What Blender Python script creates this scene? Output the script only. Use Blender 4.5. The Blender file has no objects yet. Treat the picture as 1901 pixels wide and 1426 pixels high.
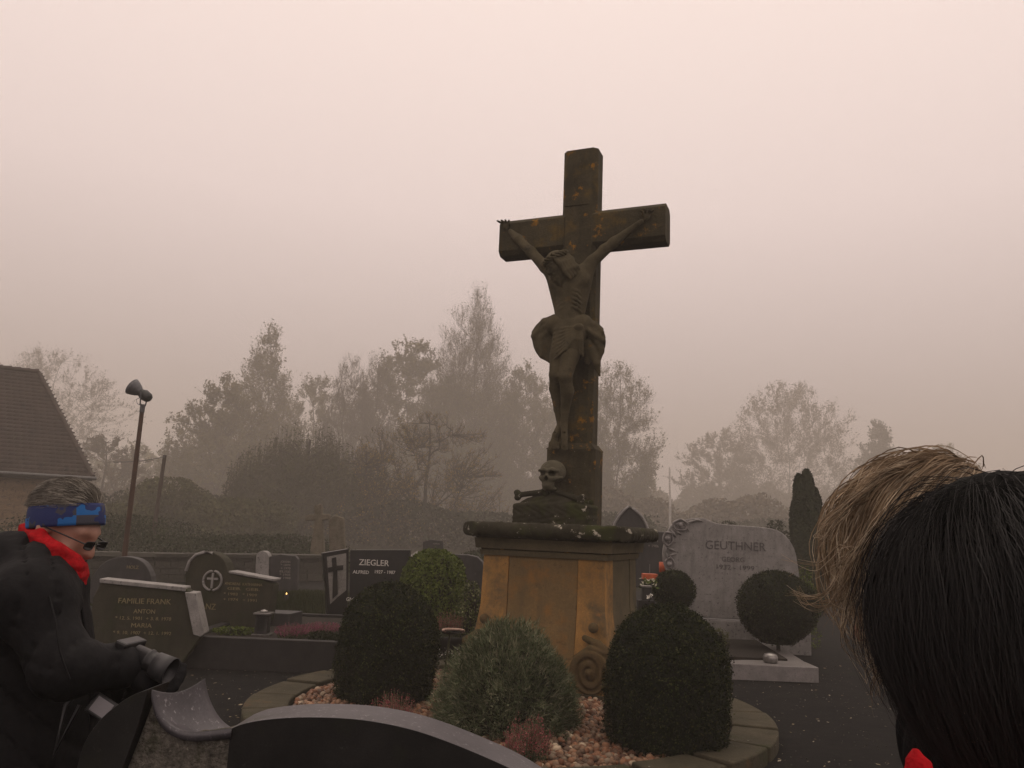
import bpy, bmesh, math, random
import numpy as np
from mathutils import Vector, Matrix, Euler
random.seed(7); RNG = np.random.default_rng(7)
S = bpy.context.scene
COL = S.collection
R = math.radians

# ------------------------------------------------------------------ camera
F_PX, CX, CY = 1478.0, 950.5, 713.0          # photograph: 1901 x 1426
PITCH, ROLL, EYE = R(10.4), R(2.3), 1.6
cam_d = bpy.data.cameras.new('camera'); cam = bpy.data.objects.new('camera', cam_d); COL.objects.link(cam)
cam_d.sensor_width = 36; cam_d.lens = 36 * F_PX / 1901; cam_d.clip_start = 0.05; cam_d.clip_end = 2000
FW = Vector((0, math.cos(PITCH), math.sin(PITCH))); U0 = Vector((0, -math.sin(PITCH), math.cos(PITCH))); R0 = Vector((1, 0, 0))
RT = R0 * math.cos(ROLL) + U0 * math.sin(ROLL); UP = U0 * math.cos(ROLL) - R0 * math.sin(ROLL)
cam.matrix_world = Matrix(((RT.x, UP.x, -FW.x, 0), (RT.y, UP.y, -FW.y, 0), (RT.z, UP.z, -FW.z, EYE), (0, 0, 0, 1)))
S.camera = cam

# ------------------------------------------------------------------ sky, light, exposure
W = bpy.data.worlds.new('World'); S.world = W; W.use_nodes = True
nt = W.node_tree; nt.nodes.clear()
out = nt.nodes.new('ShaderNodeOutputWorld'); bg = nt.nodes.new('ShaderNodeBackground'); bg2 = nt.nodes.new('ShaderNodeBackground')
sky = nt.nodes.new('ShaderNodeTexSky'); sky.sky_type = 'NISHITA'; sky.sun_disc = False
sky.sun_elevation = R(76); sky.sun_rotation = R(30); sky.dust_density = 4
nt.links.new(sky.outputs[0], bg.inputs['Color']); bg.inputs['Strength'].default_value = 0.006
tc = nt.nodes.new('ShaderNodeTexCoord'); sp = nt.nodes.new('ShaderNodeSeparateXYZ'); nt.links.new(tc.outputs['Generated'], sp.inputs[0])
rp = nt.nodes.new('ShaderNodeValToRGB'); nt.links.new(sp.outputs['Z'], rp.inputs[0])
e = rp.color_ramp.elements
e[0].position = 0.0; e[0].color = (0.60, 0.50, 0.475, 1)
e[1].position = 0.9; e[1].color = (1.42, 1.17, 1.04, 1)
k = e.new(0.16); k.color = (0.76, 0.625, 0.60, 1)
k = e.new(0.38); k.color = (1.12, 0.915, 0.86, 1)
nt.links.new(rp.outputs[0], bg2.inputs['Color']); bg2.inputs['Strength'].default_value = 0.92
add = nt.nodes.new('ShaderNodeAddShader'); nt.links.new(bg.outputs[0], add.inputs[0]); nt.links.new(bg2.outputs[0], add.inputs[1])
nt.links.new(add.outputs[0], out.inputs['Surface'])
sd = bpy.data.lights.new('sun', 'SUN'); sd.energy = 0.5; sd.angle = R(40); sd.color = (1, 0.92, 0.76)
sun = bpy.data.objects.new('sun', sd); COL.objects.link(sun)
sun.rotation_euler = (R(14), 0, R(150))
vs = S.view_settings; vs.view_transform = 'Standard'; vs.look = 'None'; vs.exposure = 0; vs.gamma = 1; vs.use_curve_mapping = False
S.render.engine = 'CYCLES'; cy = S.cycles
cy.use_denoising = True; cy.volume_bounces = 2; cy.max_bounces = 6; cy.diffuse_bounces = 3; cy.glossy_bounces = 3
cy.transparent_max_bounces = 8; cy.caustics_reflective = False; cy.caustics_refractive = False

# ------------------------------------------------------------------ measuring: photograph pixel -> place
EYEV = Vector((0, 0, EYE))
def ray(px, py): return FW * F_PX + RT * (px - CX) - UP * (py - CY)
def at(px, py, Y): d = ray(px, py); return EYEV + d * (Y / d.y)
def G(px, py, z=0.0): d = ray(px, py); return EYEV + d * ((z - EYE) / d.z)
class Plane:
    """upright plane through P0; b = its horizontal direction; uv() gives (u, z) of a photograph pixel on it"""
    def __init__(s, P0, yaw=0.0, off=0.0):
        s.P0 = Vector((P0[0], P0[1], 0)); s.b = Vector((math.cos(yaw), math.sin(yaw), 0)); s.n = Vector((-math.sin(yaw), math.cos(yaw), 0)); s.yaw = yaw
    def uv(s, px, py, off=0.0):       # off: metres in front of the plane (towards the camera)
        d = ray(px, py); o = s.P0 - s.n * off
        t = (o - EYEV).dot(s.n) / d.dot(s.n); q = EYEV + d * t
        return ((q - s.P0).dot(s.b), q.z)

# ------------------------------------------------------------------ objects
def tag(o, label=None, cat=None, group=None, kind=None):
    if label: o['label'] = label
    if cat: o['category'] = cat
    if group: o['group'] = group
    if kind: o['kind'] = kind
    return o
def empty(name, loc=(0, 0, 0), rz=0, label=None, cat=None, group=None):
    o = bpy.data.objects.new(name, None); COL.objects.link(o); o.location = loc; o.rotation_euler = (0, 0, rz); o.empty_display_size = 0.1
    return tag(o, label, cat, group)
def link(name, me, m=None, parent=None, smooth=False, loc=None, rz=None):
    o = bpy.data.objects.new(name, me); COL.objects.link(o)
    if m is not None and not me.materials: me.materials.append(m)
    if smooth: me.shade_smooth()
    if parent: o.parent = parent
    if loc is not None: o.location = loc
    if rz is not None: o.rotation_euler = (0, 0, rz)
    return o
def npmesh(name, V, Fc, mats=None):
    V = np.asarray(V, dtype=np.float32).reshape(-1, 3); Fc = np.asarray(Fc, dtype=np.int32); n, k = Fc.shape
    me = bpy.data.meshes.new(name); me.vertices.add(len(V)); me.vertices.foreach_set('co', V.ravel())
    me.loops.add(n * k); me.loops.foreach_set('vertex_index', Fc.ravel())
    me.polygons.add(n); me.polygons.foreach_set('loop_start', np.arange(0, n * k, k, dtype=np.int32))
    me.update(calc_edges=True); me.validate()
    return me
def pmesh(name, V, Fc):
    me = bpy.data.meshes.new(name); me.from_pydata([tuple(v) for v in V], [], Fc); me.update(); return me
def vattr(me, name, vals):
    a = me.attributes.new(name, 'FLOAT', 'POINT'); a.data.foreach_set('value', np.asarray(vals, dtype=np.float32))
def bev(o, w=0.01, seg=2, ang=35):
    m = o.modifiers.new('bevel', 'BEVEL'); m.width = w; m.segments = seg; m.limit_method = 'ANGLE'; m.angle_limit = R(ang); return o
def box_me(name, x0, x1, y0, y1, z0, z1):
    V = [(x, y, z) for x in (x0, x1) for y in (y0, y1) for z in (z0, z1)]
    return pmesh(name, V, [(0, 1, 3, 2), (4, 6, 7, 5), (0, 4, 5, 1), (2, 3, 7, 6), (0, 2, 6, 4), (1, 5, 7, 3)])
def box(name, x0, x1, y0, y1, z0, z1, m, parent=None, b=0.006):
    o = link(name, box_me(name, x0, x1, y0, y1, z0, z1), m, parent)
    return bev(o, b) if b else o
def slab_me(name, pts, y0, y1):
    """pts: outline [(u, z)] in the local XZ plane, extruded from y0 (front) to y1 (back)"""
    bm = bmesh.new(); f = bm.faces.new([bm.verts.new((u, y0, z)) for u, z in pts])
    bm.normal_update()
    if f.normal.y > 0: f.normal_flip()
    r = bmesh.ops.extrude_face_region(bm, geom=[f]); vs_ = [g for g in r['geom'] if isinstance(g, bmesh.types.BMVert)]
    bmesh.ops.translate(bm, vec=(0, y1 - y0, 0), verts=vs_)
    bmesh.ops.recalc_face_normals(bm, faces=bm.faces)
    me = bpy.data.meshes.new(name); bm.to_mesh(me); bm.free(); return me
def slab(name, pts, y0, y1, m, parent=None, b=0.008, smooth=False):
    o = link(name, slab_me(name, pts, y0, y1), m, parent)
    if smooth: o.data.shade_smooth(); 
    return bev(o, b, 2, 30) if b else o
def smooth_poly(pts, it=2, closed=False):
    for _ in range(it):
        q = []
        n = len(pts)
        rng_ = range(n if closed else n - 1)
        if not closed: q.append(pts[0])
        for i in rng_:
            a, b = np.array(pts[i]), np.array(pts[(i + 1) % n]); q.append(tuple(a * .75 + b * .25)); q.append(tuple(a * .25 + b * .75))
        if not closed: q.append(pts[-1])
        pts = q
    return pts
def tube_arrays(paths, radii, sides=6, caps=False):
    """paths: list of (n,3) arrays; radii: list of scalars or (n,) arrays -> V, F(quads)"""
    Vs, Fs, base = [], [], 0
    an = np.linspace(0, 2 * np.pi, sides, endpoint=False)
    for P, r in zip(paths, radii):
        P = np.asarray(P, float); n = len(P); T = np.gradient(P, axis=0); T /= (np.linalg.norm(T, axis=1, keepdims=True) + 1e-9)
        ref = np.array([0, 0, 1.]) if abs(T[0, 2]) < .9 else np.array([1., 0, 0])
        A = np.cross(T, ref); A /= (np.linalg.norm(A, axis=1, keepdims=True) + 1e-9); B = np.cross(T, A)
        r = np.broadcast_to(np.asarray(r, float), (n,))
        ring = P[:, None, :] + r[:, None, None] * (np.cos(an)[None, :, None] * A[:, None, :] + np.sin(an)[None, :, None] * B[:, None, :])
        Vs.append(ring.reshape(-1, 3))
        i = np.arange(n - 1)[:, None]; j = np.arange(sides)[None, :]; j2 = (j + 1) % sides
        Fs.append(np.stack([base + i * sides + j, base + i * sides + j2, base + (i + 1) * sides + j2, base + (i + 1) * sides + j], -1).reshape(-1, 4))
        base += n * sides
    return np.concatenate(Vs), np.concatenate(Fs)
def tubes(name, paths, radii, m, parent=None, sides=6):
    V, Fc = tube_arrays(paths, radii, sides); return link(name, npmesh(name, V, Fc), m, parent, smooth=True)
def seg_arrays(A, B, ra, rb, sides=3):
    """many straight tapered segments at once"""
    A = np.asarray(A, np.float32); B = np.asarray(B, np.float32); n = len(A); T = B - A; T /= (np.linalg.norm(T, axis=1, keepdims=True) + 1e-9)
    ref = np.where(np.abs(T[:, 2:3]) < .9, np.array([[0, 0, 1.]]), np.array([[1., 0, 0]])); X = np.cross(T, ref); X /= (np.linalg.norm(X, axis=1, keepdims=True) + 1e-9); Y = np.cross(T, X)
    an = np.linspace(0, 2 * np.pi, sides, endpoint=False); c = np.cos(an)[None, :, None]; s = np.sin(an)[None, :, None]
    ra = np.broadcast_to(np.asarray(ra, np.float32), (n,))[:, None, None]; rb = np.broadcast_to(np.asarray(rb, np.float32), (n,))[:, None, None]
    o = c * X[:, None] + s * Y[:, None]; V = np.concatenate([A[:, None] + ra * o, B[:, None] + rb * o], 1).reshape(-1, 3)
    j = np.arange(sides); f = np.stack([j, (j + 1) % sides, sides + (j + 1) % sides, sides + j], -1)
    Fc = (f[None] + (np.arange(n) * 2 * sides)[:, None, None]).reshape(-1, 4); return V, Fc
def leaf_arrays(P, size, nrm=None, rng=None, aspect=.55, jit=1.0):
    """a bent-free quad per point, random facing (or leaning to nrm)"""
    rng = rng or RNG; n = len(P); P = np.asarray(P, np.float32)
    D = rng.normal(size=(n, 3)); D /= np.linalg.norm(D, axis=1, keepdims=True)
    if nrm is not None: D = D * jit + nrm; D /= (np.linalg.norm(D, axis=1, keepdims=True) + 1e-9)
    Q = rng.normal(size=(n, 3)); X = np.cross(D, Q); X /= (np.linalg.norm(X, axis=1, keepdims=True) + 1e-9); Y = np.cross(D, X)
    s = (np.asarray(size) * rng.uniform(.6, 1.3, n))[:, None]
    V = np.stack([P - X * s, P - Y * s * aspect, P + X * s, P + Y * s * aspect], 1).reshape(-1, 3)
    return V, np.arange(4 * n).reshape(-1, 4)
def merge(*vf):
    Vs, Fs, b = [], [], 0
    for V, Fc in vf: Vs.append(V); Fs.append(Fc + b); b += len(V)
    return np.concatenate(Vs), np.concatenate(Fs)
_txt = {}
def lettering(name, s, size, m, parent, loc, depth=0.004, bold=0.0, spacing=1.0, rx=90, align='CENTER', shear=0):
    cu = bpy.data.curves.new(name, 'FONT'); cu.body = s; cu.size = size; cu.extrude = depth; cu.offset = bold; cu.align_x = align; cu.space_character = spacing; cu.resolution_u = 3; cu.shear = shear
    t = bpy.data.objects.new('tmp', cu); COL.objects.link(t)
    me = bpy.data.meshes.new_from_object(t); bpy.data.objects.remove(t); bpy.data.curves.remove(cu)
    o = link(name, me, m, parent, loc=loc); o.rotation_euler = (R(rx), 0, 0); o['kind'] = 'stuff'; return o

# ------------------------------------------------------------------ sculpting by distance fields
def surface_nets(v, lo, h):
    ins = v < 0; c = np.zeros(tuple(s - 1 for s in v.shape), np.int8)
    for dx in (0, 1):
        for dy in (0, 1):
            for dz in (0, 1): c += ins[dx:dx + c.shape[0], dy:dy + c.shape[1], dz:dz + c.shape[2]]
    act = (c > 0) & (c < 8); cells = np.argwhere(act); idx = np.full(act.shape, -1, np.int64); idx[act] = np.arange(len(cells))
    acc = np.zeros((len(cells), 3)); cnt = np.zeros(len(cells))
    cor = [(a, b, d) for a in (0, 1) for b in (0, 1) for d in (0, 1)]
    for a in cor:
        for ax in range(3):
            if a[ax]: continue
            b = list(a); b[ax] = 1; a_ = np.array(a); b_ = np.array(b)
            va = v[tuple((cells + a_).T)]; vb = v[tuple((cells + b_).T)]; m = (va < 0) != (vb < 0)
            t = va[m] / (va[m] - vb[m]); acc[m] += a_ + t[:, None] * (b_ - a_); cnt[m] += 1
    pos = (cells + acc / cnt[:, None]) * h + np.array(lo)
    Q = []
    for ax in range(3):
        o1, o2 = [(1, 2), (2, 0), (0, 1)][ax]
        sl0 = [slice(1, -1)] * 3; sl1 = [slice(1, -1)] * 3; sl0[ax] = slice(None, -1); sl1[ax] = slice(1, None)
        A = ins[tuple(sl0)]; B = ins[tuple(sl1)]; e_ = np.argwhere(A != B); off = np.ones(3, int); off[ax] = 0
        p = e_ + off; d1 = np.zeros(3, int); d1[o1] = 1; d2 = np.zeros(3, int); d2[o2] = 1
        q = np.stack([idx[tuple((p - d1 - d2).T)], idx[tuple((p - d2).T)], idx[tuple(p.T)], idx[tuple((p - d1).T)]], 1)
        fl = ~A[tuple(e_.T)]; q[fl] = q[fl][:, ::-1]; Q.append(q)
    return pos, np.concatenate(Q)
class Sdf:
    def __init__(s, lo, hi, h):
        s.lo = np.array(lo, np.float32); s.h = h
        ax = [np.arange(a, b + h, h, dtype=np.float32) for a, b in zip(lo, hi)]
        s.X, s.Y, s.Z = np.meshgrid(*ax, indexing='ij', sparse=True); s.v = np.full(tuple(len(a) for a in ax), 9, np.float32)
        s.ax = ax; s.q = 1.0
    def _put(s, d, k, op):
        if op == 'u': 
            if k > 0: hh = np.maximum(k - np.abs(s.v - d), 0) / k; s.v = np.minimum(s.v, d) - hh * hh * k * .25
            else: s.v = np.minimum(s.v, d)
        elif op == 's':
            d = -d; hh = np.maximum(k - np.abs(s.v - d), 0) / k if k > 0 else 0; s.v = np.maximum(s.v, d) + (hh * hh * k * .25)
        return s
    def cap(s, a, b, r1, r2=None, k=.02, op='u'):
        r2 = r1 if r2 is None else r2; r1 *= s.q; r2 *= s.q; a = np.array(a, float); b = np.array(b, float); ba = b - a; L2 = float(ba @ ba) + 1e-12
        t = np.clip(((s.X - a[0]) * ba[0] + (s.Y - a[1]) * ba[1] + (s.Z - a[2]) * ba[2]) / L2, 0, 1)
        d = np.sqrt((s.X - a[0] - t * ba[0]) ** 2 + (s.Y - a[1] - t * ba[1]) ** 2 + (s.Z - a[2] - t * ba[2]) ** 2) - (r1 + (r2 - r1) * t)
        return s._put(d, k, op)
    def chain(s, pts, rs, k=.02, op='u'):
        for i in range(len(pts) - 1): s.cap(pts[i], pts[i + 1], rs[i], rs[i + 1], k, op)
        return s
    def ell(s, c, r, k=.02, op='u', rot=None):
        r = [i * s.q for i in r]
        x, y, z = s.X - c[0], s.Y - c[1], s.Z - c[2]
        if rot is not None:
            M = np.array(Euler([R(q) for q in rot]).to_matrix()).T
            x, y, z = M[0, 0] * x + M[0, 1] * y + M[0, 2] * z, M[1, 0] * x + M[1, 1] * y + M[1, 2] * z, M[2, 0] * x + M[2, 1] * y + M[2, 2] * z
        q = np.sqrt((x / r[0]) ** 2 + (y / r[1]) ** 2 + (z / r[2]) ** 2); q2 = np.sqrt((x / r[0] ** 2) ** 2 + (y / r[1] ** 2) ** 2 + (z / r[2] ** 2) ** 2)
        d = q * (q - 1) / (q2 + 1e-6); return s._put(d, k, op)
    def box(s, c, r, rd=.01, k=.01, op='u', rot=None):
        x, y, z = s.X - c[0], s.Y - c[1], s.Z - c[2]
        if rot is not None:
            M = np.array(Euler([R(q) for q in rot]).to_matrix()).T
            x, y, z = M[0, 0] * x + M[0, 1] * y + M[0, 2] * z, M[1, 0] * x + M[1, 1] * y + M[1, 2] * z, M[2, 0] * x + M[2, 1] * y + M[2, 2] * z
        a, b, c_ = np.abs(x) - r[0] + rd, np.abs(y) - r[1] + rd, np.abs(z) - r[2] + rd
        d = np.sqrt(np.maximum(a, 0) ** 2 + np.maximum(b, 0) ** 2 + np.maximum(c_, 0) ** 2) + np.minimum(np.maximum(a, np.maximum(b, c_)), 0) - rd
        return s._put(d, k, op)
    def cyl(s, c, r, hy, rd=.01, k=.01, op='u'):      # disc with its axis along y
        a = np.sqrt((s.X - c[0]) ** 2 + (s.Z - c[2]) ** 2) - r + rd; b = np.abs(s.Y - c[1]) - hy + rd
        return s._put(np.sqrt(np.maximum(a, 0) ** 2 + np.maximum(b, 0) ** 2) + np.minimum(np.maximum(a, b), 0) - rd, k, op)
    def frame(s, o, Rm):                              # work in a turned local frame; Rm columns = local axes in the world
        s.saved = (s.X, s.Y, s.Z); x, y, z = s.X - o[0], s.Y - o[1], s.Z - o[2]
        s.X, s.Y, s.Z = [Rm[0][i] * x + Rm[1][i] * y + Rm[2][i] * z for i in range(3)]; return s
    def unframe(s): s.X, s.Y, s.Z = s.saved; return s
    def mesh(s, name):
        v = s.v.copy()
        for ax in range(3):
            sl = [slice(None)] * 3; sl[ax] = 0; v[tuple(sl)] = np.maximum(v[tuple(sl)], 1e-3); sl[ax] = -1; v[tuple(sl)] = np.maximum(v[tuple(sl)], 1e-3)
        P, Q = surface_nets(v, s.lo, s.h); return npmesh(name, P, Q)
    def obj(s, name, m, parent=None): return link(name, s.mesh(name), m, parent, smooth=True)

# a sculpted human head in its own frame
def hframe(fwd, up=(0, 0, 1)):
    f = Vector(fwd).normalized(); r = f.cross(Vector(up)).normalized(); u = r.cross(f); return [[r[i], f[i], u[i]] for i in range(3)]   # columns right, forward, up
def head_sdf(s, c, Rm, q=1.0):
    s.frame(c, Rm); k = s.q; s.q = q; S_ = lambda x, y, z: (x * q, y * q, z * q)
    s.ell(S_(0, -.012, .04), (.077, .098, .085), .02); s.ell(S_(0, .03, -.03), (.060, .066, .085), .03); s.chain([S_(-.052, .0, -.068), S_(0, .070, -.104), S_(.052, .0, -.068)], [.022, .026, .022], .03)
    s.chain([S_(-.042, .078, .020), S_(0, .090, .018), S_(.042, .078, .020)], [.012, .012, .012], .015); s.chain([S_(0, .092, .004), S_(0, .112, -.034)], [.009, .013], .012); s.ell(S_(0, .100, -.040), (.019, .014, .009), .008)
    for sg in (-1, 1):
        s.ell(S_(sg * .031, .096, -.002), (.019, .016, .012), .010, 's'); s.ell(S_(sg * .031, .076, -.002), (.014, .014, .013), .002); s.ell(S_(sg * .042, .064, -.034), (.024, .020, .022), .02)
        s.ell(S_(sg * .078, -.008, -.010), (.010, .022, .033), .008); s.ell(S_(sg * .086, -.002, -.008), (.007, .012, .020), .004, 's')
    s.chain([S_(-.022, .090, -.067), S_(0, .098, -.064), S_(.022, .090, -.067)], [.006, .008, .006], .006); s.chain([S_(-.020, .089, -.076), S_(0, .096, -.078), S_(.020, .089, -.076)], [.006, .008, .006], .006); s.chain([S_(-.024, .096, -.0715), S_(.024, .096, -.0715)], [.0025, .0025], .002, 's')
    s.chain([S_(0, -.035, -.05), S_(0, -.05, -.16)], [.056, .058], .03); s.q = k; s.unframe()

# ------------------------------------------------------------------ materials
def new_mat(name):
    m = bpy.data.materials.new(name); m.use_nodes = True; n = m.node_tree; b = n.nodes['Principled BSDF']; return m, n, b
def c4(c): return (c[0], c[1], c[2], 1)
def noise(n, scale, detail=6, rough=.6, coord='Object', vec=None, stretch=None):
    t = n.nodes.new('ShaderNodeTexNoise'); t.inputs['Scale'].default_value = scale; t.inputs['Detail'].default_value = detail; t.inputs['Roughness'].default_value = rough
    c = n.nodes.new('ShaderNodeTexCoord'); src = c.outputs[coord]
    if stretch:
        mp = n.nodes.new('ShaderNodeMapping'); mp.inputs['Scale'].default_value = stretch; n.links.new(src, mp.inputs[0]); src = mp.outputs[0]
    n.links.new(src, t.inputs['Vector']); return t.outputs['Fac']
def ramp(n, fac, stops):
    r = n.nodes.new('ShaderNodeValToRGB'); n.links.new(fac, r.inputs[0]); e = r.color_ramp.elements
    e[0].position, e[0].color = stops[0][0], c4(stops[0][1]); e[1].position, e[1].color = stops[-1][0], c4(stops[-1][1])
    for p, c in stops[1:-1]: q = e.new(p); q.color = c4(c)
    return r.outputs[0]
def mixc(n, fac, a, b):
    m = n.nodes.new('ShaderNodeMix'); m.data_type = 'RGBA'
    if isinstance(fac, float): m.inputs[0].default_value = fac
    else: n.links.new(fac, m.inputs[0])
    for i, v in ((6, a), (7, b)):
        if isinstance(v, tuple): m.inputs[i].default_value = c4(v)
        else: n.links.new(v, m.inputs[i])
    return m.outputs[2]
def bump(n, b, fac, strength=.4, dist=.01, prev=None):
    u = n.nodes.new('ShaderNodeBump'); u.inputs['Strength'].default_value = strength; u.inputs['Distance'].default_value = dist; n.links.new(fac, u.inputs['Height'])
    if prev is not None: n.links.new(prev, u.inputs['Normal'])
    n.links.new(u.outputs[0], b.inputs['Normal']); return u.outputs[0]
def stone(name, c1, c2, scale=6, rough=.85, bmp=.5, bdist=.01, spots=(), fine=60, spec=.3, stretch=None, streak=None):
    """spots: (colour, scale, lo, hi) patches of lichen, moss or stain"""
    m, n, b = new_mat(name); f = noise(n, scale, 8, .65, stretch=stretch); col = ramp(n, f, [(.3, c1), (.7, c2)])
    g = noise(n, fine, 4, .7); col = mixc(n, ramp(n, g, [(.3, (0, 0, 0)), (.75, (.55, .55, .55))]), col, tuple(x * .45 for x in c1))
    for c, sc, lo, hi in spots:
        q = noise(n, sc, 9, .7); col = mixc(n, ramp(n, q, [(lo, (0, 0, 0)), (hi, (1, 1, 1))]), col, c)
    if streak: q = noise(n, 1.0, 7, .7, stretch=(10, 10, 1.9)); col = mixc(n, ramp(n, q, [(.48, (0, 0, 0)), (.72, (.62, .62, .62))]), col, streak)
    n.links.new(col, b.inputs['Base Color']); b.inputs['Roughness'].default_value = rough; b.inputs['Specular IOR Level'].default_value = spec
    p = bump(n, b, noise(n, fine, 6, .7), bmp, bdist * .4); bump(n, b, noise(n, scale * 2.5, 6, .6), bmp, bdist, p); return m
def plain(name, c, rough=.6, metal=0.0, spec=.4, var=.3, scale=20, bmp=0.15, bdist=.003):
    m, n, b = new_mat(name); f = noise(n, scale, 6, .6); n.links.new(ramp(n, f, [(.3, tuple(x * (1 - var) for x in c)), (.7, tuple(min(1, x * (1 + var)) for x in c))]), b.inputs['Base Color'])
    b.inputs['Roughness'].default_value = rough; b.inputs['Metallic'].default_value = metal; b.inputs['Specular IOR Level'].default_value = spec
    if bmp: bump(n, b, noise(n, scale * 3, 5, .6), bmp, bdist)
    return m
def leafm(name, cols, scale=3.0, rough=.6, rnd=True):
    """foliage: colour varies leaf to leaf and clump to clump"""
    m, n, b = new_mat(name); g = n.nodes.new('ShaderNodeNewGeometry')
    if rnd: n1 = ramp(n, g.outputs['Random Per Island'], [(i / (len(cols) - 1), c) for i, c in enumerate(cols)])
    else: n1 = ramp(n, noise(n, scale * 6), [(.25 + .5 * i / (len(cols) - 1), c) for i, c in enumerate(cols)])
    f = noise(n, scale, 3, .5); col = mixc(n, ramp(n, f, [(.35, (0, 0, 0)), (.7, (.6, .6, .6))]), n1, tuple(x * .5 for x in cols[0]))
    n.links.new(col, b.inputs['Base Color']); b.inputs['Roughness'].default_value = max(rough, .7); b.inputs['Specular IOR Level'].default_value = .08; return m
# ================================================================== the setting
M = {}
M['asphalt'] = stone('wet_asphalt', (.0065, .0065, .0065), (.015, .014, .013), 3, .9, .9, .012, [((.04, .036, .03), 22, .62, .72), ((.012, .017, .007), 1.2, .58, .75)], 180, .08)
M['grass'] = leafm('grass_blades', [(.018, .026, .008), (.035, .045, .014), (.05, .05, .02)], 1.5)
M['field'] = stone('rough_turf', (.010, .012, .006), (.024, .022, .012), 1.5, .95, .8, .03, [((.03, .024, .013), 4, .55, .7)], 40, .05)
M['soil'] = stone('dark_soil', (.012, .010, .008), (.03, .022, .015), 14, .95, 1, .02, (), 90)
M['wallstone'] = stone('field_stone', (.035, .032, .026), (.085, .08, .066), 3, .9, .8, .02, [((.03, .04, .015), 5, .55, .7)], 30)
gm = np.array([[-260, -30, 0], [260, -30, 0], [260, 420, 0], [-260, 420, 0]], float)
link('ground', npmesh('ground', gm, [[0, 1, 2, 3]]), M['field'])['kind'] = 'structure'
# the dark paths of the cemetery
pa = [(-30, -4), (30, -4), (30, 24), (-30, 24)]
link('path', pmesh('path', [(x, y, .004) for x, y in pa], [(0, 1, 2, 3)]), M['asphalt'])['kind'] = 'structure'

# haze
hz, hn, hb = new_mat('fog'); hn.nodes.remove(hb); pv = hn.nodes.new('ShaderNodeVolumePrincipled')
HAZE = 0.0043
pv.inputs['Color'].default_value = (.80, .75, .68, 1); pv.inputs['Density'].default_value = HAZE; pv.inputs['Anisotropy'].default_value = 0
hn.links.new(pv.outputs[0], hn.nodes['Material Output'].inputs['Volume'])
h_o = link('haze', box_me('haze', -262, 262, -32, 422, -1.0, 54), hz); h_o['kind'] = 'stuff'

# ---------------------------------------------------------------- grass patches, scattered leaves and grit on the path
def blades(n, xs, ys, hmin, hmax, z0=.004, rng=RNG, w=.004):
    P = np.stack([rng.uniform(*xs, n), rng.uniform(*ys, n), np.full(n, z0)], 1); d = rng.normal(size=(n, 3)) * .25; d[:, 2] = 1
    hgt = rng.uniform(hmin, hmax, n)[:, None]; a = rng.uniform(0, np.pi, n); s = np.stack([np.cos(a), np.sin(a), a * 0], 1) * w
    V = np.stack([P - s, P + s, P + d * hgt], 1).reshape(-1, 3); return V, np.arange(3 * n).reshape(-1, 3)
def grass(xs, ys, n, hmin=.04, hmax=.12, name='grass', mound=0):
    V, Fc = blades(n, xs, ys, hmin, hmax, w=.008)
    if mound:
        cx, cy, rx, ry = (xs[0] + xs[1]) / 2, (ys[0] + ys[1]) / 2, (xs[1] - xs[0]) / 2, (ys[1] - ys[0]) / 2
        q = ((V[:, 0] - cx) / rx) ** 2 + ((V[:, 1] - cy) / ry) ** 2; V[:, 2] += mound * np.clip(1 - q, 0, 1)
    return link(name, npmesh(name, V, Fc), M['grass'])
a = G(420, 1120); b = G(600, 1085)
grass((-7.6, -3.2), (14.5, 19), 26000)['kind'] = 'stuff'
M['leaf_litter'] = leafm('fallen_leaves', [(.16, .12, .06), (.30, .25, .17), (.10, .06, .03), (.45, .40, .32)])
n = 2600; P = np.stack([RNG.uniform(-4, 6, n), RNG.uniform(3, 11, n), RNG.uniform(.008, .014, n)], 1)
V, Fc = leaf_arrays(P, .016 * RNG.uniform(.3, 1.2, n) ** 1.5, nrm=np.array([[0, 0, 1.]]), jit=.25)
o = link('leaf_litter', npmesh('leaf_litter', V, Fc), M['leaf_litter']); o['kind'] = 'stuff'

def icos(sub=1):
    bm = bmesh.new(); bmesh.ops.create_icosphere(bm, subdivisions=sub, radius=1); V = np.array([v.co[:] for v in bm.verts]); Fc = np.array([[v.index for v in f.verts] for f in bm.faces]); bm.free(); return V, Fc
ICO1, ICO2 = icos(1), icos(2)
def pebbles(P, r, ico=ICO1, flat=(.55, .8), rng=RNG):
    n = len(P); V0, F0 = ico; k = len(V0); q = rng.normal(size=(n, 4)); q /= np.linalg.norm(q, axis=1, keepdims=True)
    w, x, y, z = q.T; Rm = np.stack([1 - 2 * (y * y + z * z), 2 * (x * y - z * w), 2 * (x * z + y * w), 2 * (x * y + z * w), 1 - 2 * (x * x + z * z), 2 * (y * z - x * w), 2 * (x * z - y * w), 2 * (y * z + x * w), 1 - 2 * (x * x + y * y)], 1).reshape(n, 3, 3)
    s = np.stack([r, r * rng.uniform(*flat, n), r * rng.uniform(.7, 1, n)], 1)
    V = V0[None] * (1 + rng.normal(size=(n, k, 1)) * .06) * s[:, None]; V = np.einsum('nij,nkj->nki', Rm, V) + P[:, None]
    return V.reshape(-1, 3), (F0[None] + (np.arange(n) * k)[:, None, None]).reshape(-1, 3)
n = 2600; P = np.stack([RNG.uniform(-4, 6, n), RNG.uniform(3, 12, n), np.full(n, .006)], 1)
V, Fc = pebbles(P, RNG.uniform(.004, .009, n) )
M['grit'] = leafm('grit', [(.02, .02, .018), (.05, .045, .04), (.12, .11, .10), (.03, .03, .025)]); o = link('path_grit', npmesh('path_grit', V, Fc), M['grit']); o['kind'] = 'stuff'

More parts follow.
